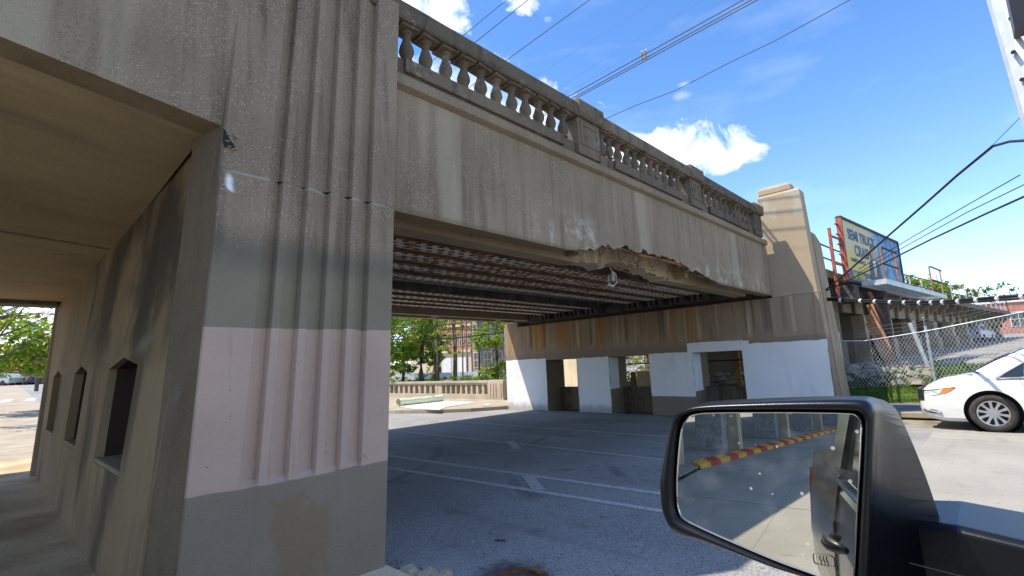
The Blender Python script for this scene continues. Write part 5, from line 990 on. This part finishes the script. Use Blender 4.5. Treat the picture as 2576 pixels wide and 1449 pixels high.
# ------------------------------------------------------------------ trees, hedge, houses beyond
def at(px_, r_): p = RG(px_, 940, r_); return (p[0], p[1])
tree('maple_tree', at(1062, 36), 10, [((-.8, 0, 4.6), (2.0, 2.0, 1.6)), ((1.0, 0, 5.6), (1.5, 1.7, 1.3)), ((-1.5, .5, 2.9), (1.2, 1.4, .8)), ((1.2, -.4, 3.3), (.9, 1.0, .6)), ((0, 0, 7.2), (2.4, 2.2, 1.6)), ((-2.6, 1, 5.6), (1.4, 1.4, 1.2)), ((-.2, .2, 3.0), (1.3, 1.3, .8)), ((-2.2, .6, 1.9), (1.1, 1.1, .8)), ((.9, 0, 2.2), (.8, .8, .5))], 13000, .13, [M_leafA, M_leafA, M_leafB], 'big leafy maple tree left of the slim trunks behind the parapet', 'trees behind the parapet', .19)
tree('maple_tree', at(1093, 40), 9, [((-.9, 0, 5), (1.5, 1.4, 1.2)), ((-.5, 0, 7), (1.8, 1.6, 1.4)), ((-1, 0, 2.2), (.9, .9, .5))], 2200, .13, [M_leafA], 'dark trunked tree just right of the big maple', 'trees behind the parapet', .17)
tree('maple_tree', at(1015, 44), 8, [((0, 0, 3.3), (2.2, 2.2, 1.9)), ((-.6, 0, 6), (2.4, 2.4, 1.6)), ((.4, 0, 1.6), (1.6, 1.4, .9))], 5200, .15, [M_leafC, M_leafA], 'darker rounded tree at the left edge of the underpass view', 'trees behind the parapet', .2)
for px_, r_, tr, lab, n_, cr in [(1102, 33, .095, 'slim bare trunked tree right of the maples', 700, [((.4, 0, 4.2), (.8, .8, 1.4)), ((.5, 0, 2.8), (.7, .7, .5)), ((-.4, 0, 1.8), (.5, .5, .4))]), (1143, 33, .08, 'twin slim trunk in front of the brick building', 300, [((-.2, 0, 5), (.7, .7, 1.0))]), (1148, 33.4, .065, 'thinner of the twin trunks in front of the brick building', 200, [((.3, 0, 4.6), (.6, .6, .9))]), (1165, 32, .05, 'thin forked sapling before the garage door', 220, [((.5, 0, 3.9), (.6, .6, .6)), ((-.4, 0, 2.6), (.4, .4, .4))]), (1207, 32, .065, 'straight slim trunk before the dark house', 260, [((.2, 0, 5.0), (.8, .8, .8))])]:
    tree('slim_tree', at(px_, r_), 8.5, cr, n_, .09, [M_leafB], lab, 'trees behind the parapet', tr, limbs=6)
tree('yellow_green_tree', at(1252, 31), 5.2, [((-.3, 0, 3.2), (1.3, 1.2, .7)), ((.3, 0, 4.3), (1.0, 1.0, .6)), ((-.9, 0, 2.7), (.8, .8, .4)), ((.1, 0, 1.0), (1.0, .9, .7)), ((-.9, 0, .8), (.9, .7, .4))], 4200, .10, [M_leafB, M_leafB, M_leafA], 'small yellow green tree beside the abutment', 'trees behind the parapet', .13, limbs=10)
hd = leaves('hedge', [(20.0+.4*math.sin(k*1.7), 19.3+k*.55, .85+.2*math.sin(k*2.3)) for k in range(31)], [(.8, .8, .5)]*31, 6500, .07, [M_leafC, M_leafA]); tag(hd, 'row of low bushes behind the parapet wall', 'bushes', kind='stuff')
def facade(name, a, b_, H, depth, mat, label, cols, rows, win, floor0, fh, z0, trims=None, cat='building', wtrim=None):
    a, b_ = np.array(a, float), np.array(b_, float); u = (b_-a)/np.linalg.norm(b_-a); L = np.linalg.norm(b_-a); n_ = np.array([-u[1], u[0]])
    if n_@a < 0: n_ = -n_
    th = thing(name, (*((a+b_)/2), z0), label, cat); F = lambda s_, v, d_: (*(a+u*s_+n_*d_), z0+v)
    def blk(s0, s1, v0, v1, d0, d1, nm, mt, par=th): m = MB(); m.hexa([F(s0, v0, d0), F(s1, v0, d0), F(s1, v0, d1), F(s0, v0, d1), F(s0, v1, d0), F(s1, v1, d0), F(s1, v1, d1), F(s0, v1, d1)]); return m.build(nm, mt, par)
    blk(0, L, 0, H, 0, depth, 'wall', mat); blk(-.15, L+.15, H+.002, H+.35, -.15, depth+.1, 'roof', wtrim or mat)
    for i in range(cols):
        for j in range(rows):
            c_ = L*(i+.5)/cols; v = floor0+j*fh; w_, h = win
            fr_ = blk(c_-w_/2-.08, c_+w_/2+.08, v-.08, v+h+.08, -.06, .02, 'window', wtrim or M_plain); blk(c_-w_/2, c_+w_/2, v, v+h, -.075, -.061, 'pane', M_glass, fr_); blk(c_-.03, c_+.03, v, v+h, -.09, -.076, 'mullion', wtrim or M_plain, fr_); blk(c_-w_/2, c_+w_/2, v+h*.5-.03, v+h*.5+.03, -.09, -.077, 'mullion', wtrim or M_plain, fr_)
    for t_ in (trims or []): blk(*t_[:6], t_[6], t_[7])
    return th
t = MT('orange_brick', .9, .1); br = t.t.nodes.new('ShaderNodeTexBrick'); br.inputs['Color1'].default_value = (.50, .17, .085, 1); br.inputs['Color2'].default_value = (.40, .13, .07, 1); br.inputs['Mortar'].default_value = (.42, .34, .28, 1); br.inputs['Scale'].default_value = 1.0; br.inputs['Brick Width'].default_value = .45; br.inputs['Row Height'].default_value = .15; br.inputs['Mortar Size'].default_value = .012
cb = t.t.nodes.new('ShaderNodeCombineXYZ'); t.lk(t.m('SUBTRACT', t.x, t.y), cb.inputs[0]); t.lk(t.z, cb.inputs[1]); t.t.links.new(cb.outputs[0], br.inputs['Vector']); t.col(br.outputs[0]); M_brick = t.M
M_cream = simple('cream_stone', (.62, .53, .38), .85, var=.08)
A_, B_ = at(1035, 62), at(1188, 57); LB_ = math.dist(A_, B_)
pil = [];
for x in (1045, 1078, 1111, 1133, 1158, 1183): s_ = LB_*(x-1035)/153; pil.append((max(0, s_-.28), min(LB_, s_+.28), 2.95, 16, -.22, -.001, 'pilaster', M_cream))
bands = [(0, LB_, 2.65, 2.95, -.3, -.002, 'cornice', M_cream), (0, LB_, 0, 2.645, -.12, -.002, 'ground_floor', M_cream)] + [(0, LB_, v, v+.22, -.12, -.003, 'string_course', M_cream) for v in (5.6, 8.3, 11)] + [(LB_*.80, LB_*.95, .2, 2.1, -.16, -.125, 'garage_door', M_wpr), (LB_*.55, LB_*.68, .2, 2.1, -.16, -.125, 'garage_door', M_white)]
facade('brick_building', A_, B_, 16, 12, M_brick, 'orange brick building with cream pilasters seen beyond the underpass', 10, 4, (.5, 1.3), 3.5, 2.7, zt(*A_)-.4, bands, wtrim=M_cream)
C_, D_ = at(1190, 54), at(1300, 50); LC = math.dist(C_, D_); M_dkw = simple('grey_brown_boards', (.2, .17, .15), .9, var=.25, vs_=3)
fd = [(LC*.05, LC*.95, v, v+.18, -1.3, -.002, 'balcony', M_dkw) for v in (3.4, 6.4, 9.4)] + [(LC*f, LC*f+.14, 0, 12, -1.3, -1.16, 'balcony_post', M_dkw) for f in (.05, .35, .65, .93)] + [(LC*.05, LC*.95, v+.9, v+.98, -1.3, -1.22, 'balcony_rail', M_dkw) for v in (3.4, 6.4, 9.4)]
facade('dark_house', C_, D_, 12, 9, simple('weathered_wall', (.28, .26, .25), .9, var=.2, vs_=2), 'weathered grey apartment house with stacked wooden balconies', 4, 4, (.9, 1.5), .8, 3.0, zt(*C_)-.3, fd, wtrim=M_cream)
p0, p1 = at(985, 47), at(1230, 44); fw = MB(); P = np.array(p0), np.array(p1); dq = (P[1]-P[0])/np.linalg.norm(P[1]-P[0]); nn = np.array([-dq[1], dq[0]]); fw.hexa([(*P[0], .5), (*P[1], .5), (*(P[1]+nn*.2), .5), (*(P[0]+nn*.2), .5), (*P[0], 1.62), (*P[1], 1.5), (*(P[1]+nn*.2), 1.5), (*(P[0]+nn*.2), 1.62)]); tag(fw.build('white_wall', M_white), 'long low white wall behind the hedge and trees', 'wall')
p = at(1138, 60); small_car('delivery_van', p[0], p[1], -.75-PI/2, (.22, .23, .24), 'dark grey delivery van parked before the brick building', 'van', 4.2, 1.8, True)
# wires crossing the far opening
for i, (P, r_) in enumerate([([(-60, 405), (400, 418), (800, 400), (1200, 352), (1475, 325)], .035), ([(-40, 120), (60, 143), (500, 222), (900, 285), (1475, 318)], .016), ([(-40, 245), (500, 278), (1000, 287), (1475, 282)], .016)]):
    m = MB(); m.tube([RG(*f1(*p), 27) for p in P], r_, 5); tag(m.build('cable', M_wire if i else M_cable), ['thick dark cable sagging across the view beyond the underpass', 'thin wire sloping down right beyond the underpass', 'thin level wire beyond the underpass'][i], 'cable')
# left road: trees, poles
tree('street_tree', at(-60, 36), 7.5, [((2.2, 0, 2.7), (1.7, 2.0, .9)), ((1.0, 0, 3.6), (1.9, 2.0, 1.3)), ((3.0, .5, 2.2), (.8, 1.4, .5))], 4600, .14, [M_leafB, M_leafA], 'yellow green street tree seen through the footway passage', 'street trees', .2)
tree('street_tree', at(-80, 30), 9, [((2.2, 0, 5.0), (1.9, 1.6, 1.1)), ((3.4, 0, 4.4), (.9, 1.2, .8)), ((1.0, 0, 5.2), (2, 2, 1.5))], 900, .11, [M_leafB], 'loose twiggy tree above the yellow green one in the passage view', 'street trees', .14, limbs=22)
tree('street_tree', at(80, 95), 7, [((0, 0, 3.5), (5, 5, 2.6)), ((-7, 0, 3.5), (5, 5, 2.4)), ((4, 3, 3), (3, 3, 2))], 3000, .3, [M_leafA, M_leafC], 'distant round tree at the end of the far road', 'street trees', .3)
for x0, x1, r_, lab in ((106, 93, 55, 'utility pole nearest on the far left road'), (119, 108, 80, 'more distant utility pole on the far left road')):
    a = RG(x1, 965, r_); c_ = RG(x0, 828 if r_ < 60 else 862, r_); m = MB(); m.tube([a-np.array([0, 0, .6]), c_], .13, 8); m2 = m.build('utility_pole', M_bark); tag(m2, lab, 'pole', 'utility poles')
for i, (pxx, r_, s_, H_, cl, lab) in enumerate([(112, 110, 9, 6, (.35, .10, .08), 'small red brick shop at the end of the far road'), (30, 125, 26, 5, (.4, .38, .34), 'low grey building behind the far road trees')]):
    p = RG(pxx, 950, r_); q = np.array([p[0], p[1]]); facade('far_building', (q[0]-s_/2, q[1]), (q[0]+s_/2, q[1]), H_, 8, simple('far_wall%d' % i, cl, .9, var=.15), lab, 5, 1, (1.0, 1.2), 1.2, 3, zt(*q)-.2)
# right far: brick house with white fascia, tree over the viaduct
p = RG(2560, 850, 95); q = np.array([p[0], p[1]]); facade('brick_house', (q[0], q[1]+4), (q[0]+4, q[1]-14), 4.2, 10, simple('pale_red_brick', (.45, .2, .15), .9, var=.2, vs_=3), 'low red brick building with white roof edge at the right edge', 6, 1, (1.6, 1.8), 1.0, 3, zt(*q), wtrim=M_wpr)
q = RG(2362, 722, 84); zc = q[2]-zt(q[0], q[1])+.4
tree('roof_tree', (q[0], q[1]), zc+2.5, [((0, 1.5, zc-.6), (2.2, 2.4, 1.5)), ((-.5, 3.4, zc+.2), (1.8, 1.8, 1.3)), ((.5, -1.2, zc-1.4), (1.8, 2.2, 1.1)), ((0, 1.0, zc-2.0), (2.2, 2.4, 1.2))], 4200, .22, [M_leafB, M_leafA], 'bushy green tree rising above the viaduct railing', None, .2)
tree('bare_tree', (RG(2555, 800, 120)[0], RG(2555, 800, 120)[1]), 9, [((0, 0, 6), (6, 8, 3))], 700, .3, [M_leafC], 'sparse distant tree behind the low red building', None, .25)
for (x, y, rx, rz, n_, lab) in ((21.2, 12.2, 1.3, 1.2, 3200, 'bright green bush seen through the middle opening of the abutment'), (-25.5, 6.0, 1.0, 1.2, 2200, 'bright bush between the viaduct piers, seen in the mirror')):
    t_ = thing('bush', (x+.9, y, 0), lab, 'bush'); leaves('foliage', [(x+.9, y, 1.2), (x+.9, y+.8, 1.6)], [(.7, rx, rz), (.6, rx*.8, rz*.8)], n_, .06, [M_leafA, M_leafB], t_); m = MB(); m.tube([(x+.9, y, 0), (x+.9, y, 1.4)], .05, 6); m.build('stem', M_bark, t_)

# ------------------------------------------------------------------ overhead lines and pole
def wire(P, z, r_, label, group=None, sag=0.0, mat=None, ext=(1.5, 1.5)):
    a, c_ = GZ(*P[0], z), GZ(*P[1], z); d = c_-a; p0_ = a-d*ext[0]; p1_ = c_+d*ext[1]
    m = MB(); m.tube([p0_+(p1_-p0_)*s_-np.array([0, 0, sag*4*s_*(1-s_)]) for s_ in np.linspace(0, 1, 12)], r_, 5); tag(m.build('power_line', mat or M_wire), label, 'wire', group)
G_ = 'overhead wires above the bridge'
wire([(1274, 0), (1161, 93)], 11, .009, 'black wire nearest the pink pylon, crossing the upper cloud', G_); wire([(1328, 0), (1190, 111)], 11, .011, 'second black wire from the pylon above the balustrade', G_); wire([(1482, 0), (1268, 156)], 11, .011, 'third black wire from the pylon above the balustrade', G_)
wire([(1647, 0), (1341, 197)], 11.5, .004, 'faint grey wire right of the third black wire', G_, mat=M_gwire); wire([(1767, 0), (1391, 228)], 11.5, .004, 'faint grey wire midway to the triple cable', G_, mat=M_gwire); wire([(1825, 0), (1415, 241)], 11.5, .004, 'faint grey wire just left of the triple cable', G_, mat=M_gwire)
for i, (P) in enumerate([[(1869, 0), (1426, 245)], [(1886, 2), (1433, 251)], [(1901, 2), (1439, 253)]]): wire(P, 11.2+.04*i, .015, ['upper cable of the heavy triple line', 'middle cable of the heavy triple line', 'lower cable of the heavy triple line'][i], G_)
for i, x in enumerate((1614, 1624)):
    a = GZ(x, 128-4*i, 11.2); c_ = GZ(x+3, 152-4*i, 11.3); m = MB(); m.tube([a, a+(c_-a)*.5, c_], [.03, .045, .03], 6); tag(m.build('cable_spacer', M_wpr), 'left white spacer clip on the triple line' if i == 0 else 'right white spacer clip on the triple line', 'spacer')
m = MB(); m.tube([GZ(*p, 11) for p in ((2300, -95), (2130, 4), (1949, 103), (1830, 160), (1699, 228), (1600, 265), (1519, 301), (1440, 345))], .012, 5); tag(m.build('power_line', M_wire), 'single sagging black wire right of the triple line', 'wire', G_)
s5 = lambda x, y: (1886.7+.456*x, 440+.456*y)
for i, (P, ra, rb, r_, lab) in enumerate([([(400, 650), (560, 515), (770, 330), (960, 165), (1140, 5)], 17.5, 12, .022, 'thick guy cable rising steeply right from the pylon'), ([(400, 650), (730, 490), (1000, 355), (1300, 215), (1560, 98)], 17.5, 11, .018, 'lower guy cable rising right from the pylon'), ([(600, 520), (900, 340), (1200, 165), (1490, 0)], 17, 12, .009, 'upper thin wire across the billboard'), ([(600, 540), (900, 370), (1200, 205), (1540, 40)], 17, 12, .009, 'lower thin wire across the billboard')]):
    m = MB(); m.tube([RG(*s5(*p), ra+(rb-ra)*k/(len(P)-1)) for k, p in enumerate(P)] + ([RG(2497, 368, 11), RG(2540, 356, 10.5), RG(2600, 352, 10)] if i == 0 else []), r_, 6); tag(m.build('guy_wire', M_wire), lab, 'wire', 'wires from the pylon to the right')
m = MB(); m.tube([RG(2406, 442, 12), RG(2490, 372, 11), RG(2600, 262, 10)], .006, 4); tag(m.build('guy_wire', M_wire), 'thin service wire continuing up to the steel pole', 'wire', 'wires from the pylon to the right')
cbn = thing('cable_bundle', (17, 1, 3), 'heavy black cable bundle with white ties strung from the pylon to the right', 'cable'); P = [(398, 680), (620, 690), (790, 698), (960, 700), (1090, 695), (1300, 680), (1580, 656)]
Q = [RG(*s5(*p), 17.4-5.5*(k/6)) for k, p in enumerate(P)]
for dz in (0, -.05): m = MB(); m.tube([q+np.array([0, 0, dz]) for q in Q], .027, 8); m.build('cable', M_cable, cbn, smooth=True)
for k in range(26):
    f_ = k/25*(len(Q)-1.001); i = int(f_); q = Q[i]+(Q[i+1]-Q[i])*(f_-i); d = Q[i+1]-Q[i]; d = d/np.linalg.norm(d)
    if k % 2: continue
    m = MB(); m.tube([q-d*.03-np.array([0, 0, .025]), q+d*.03-np.array([0, 0, .025])], .054, 8); m.build('cable_tie', M_wpr, cbn)
a = RG(2546, 0, 7); c_ = RG(2618, 240, 7); d = (a-c_)/np.linalg.norm(a-c_); pl = thing('steel_pole', (a[0]-d[0]*a[2]/d[2], a[1]-d[1]*a[2]/d[2], 0), 'pale galvanised steel pole with bolt holes at the top right corner', 'pole')
m = MB(); m.tube([a-d*a[2]/d[2], a+d*3], .175, 12); m.build('shaft', simple('pale_steel', (.66, .70, .70), .55, .2, var=.08), pl)
for px_, py_ in ((2543, 45), (2558, 92), (2549, 131), (2571, 200)):
    q = RG(px_, py_, 6.8); m = MB(); v = (C0-q)/np.linalg.norm(C0-q); m.tube([q-v*.05, q+v*.03], .02, 8); m.build('bolt', M_dsteel, pl)
q = RG(2590, 40, 6.6); m = MB(); m.box(q[0]-.12, q[0]+.12, q[1]-.16, q[1]+.12, q[2]-.12, q[2]+.7); m.build('stand_in_box', M_trim, pl)  # made-up dark box standing in for the truck's window pillar edge

for o in list(S.objects):
    if '_o' in o.keys(): del o['_o']
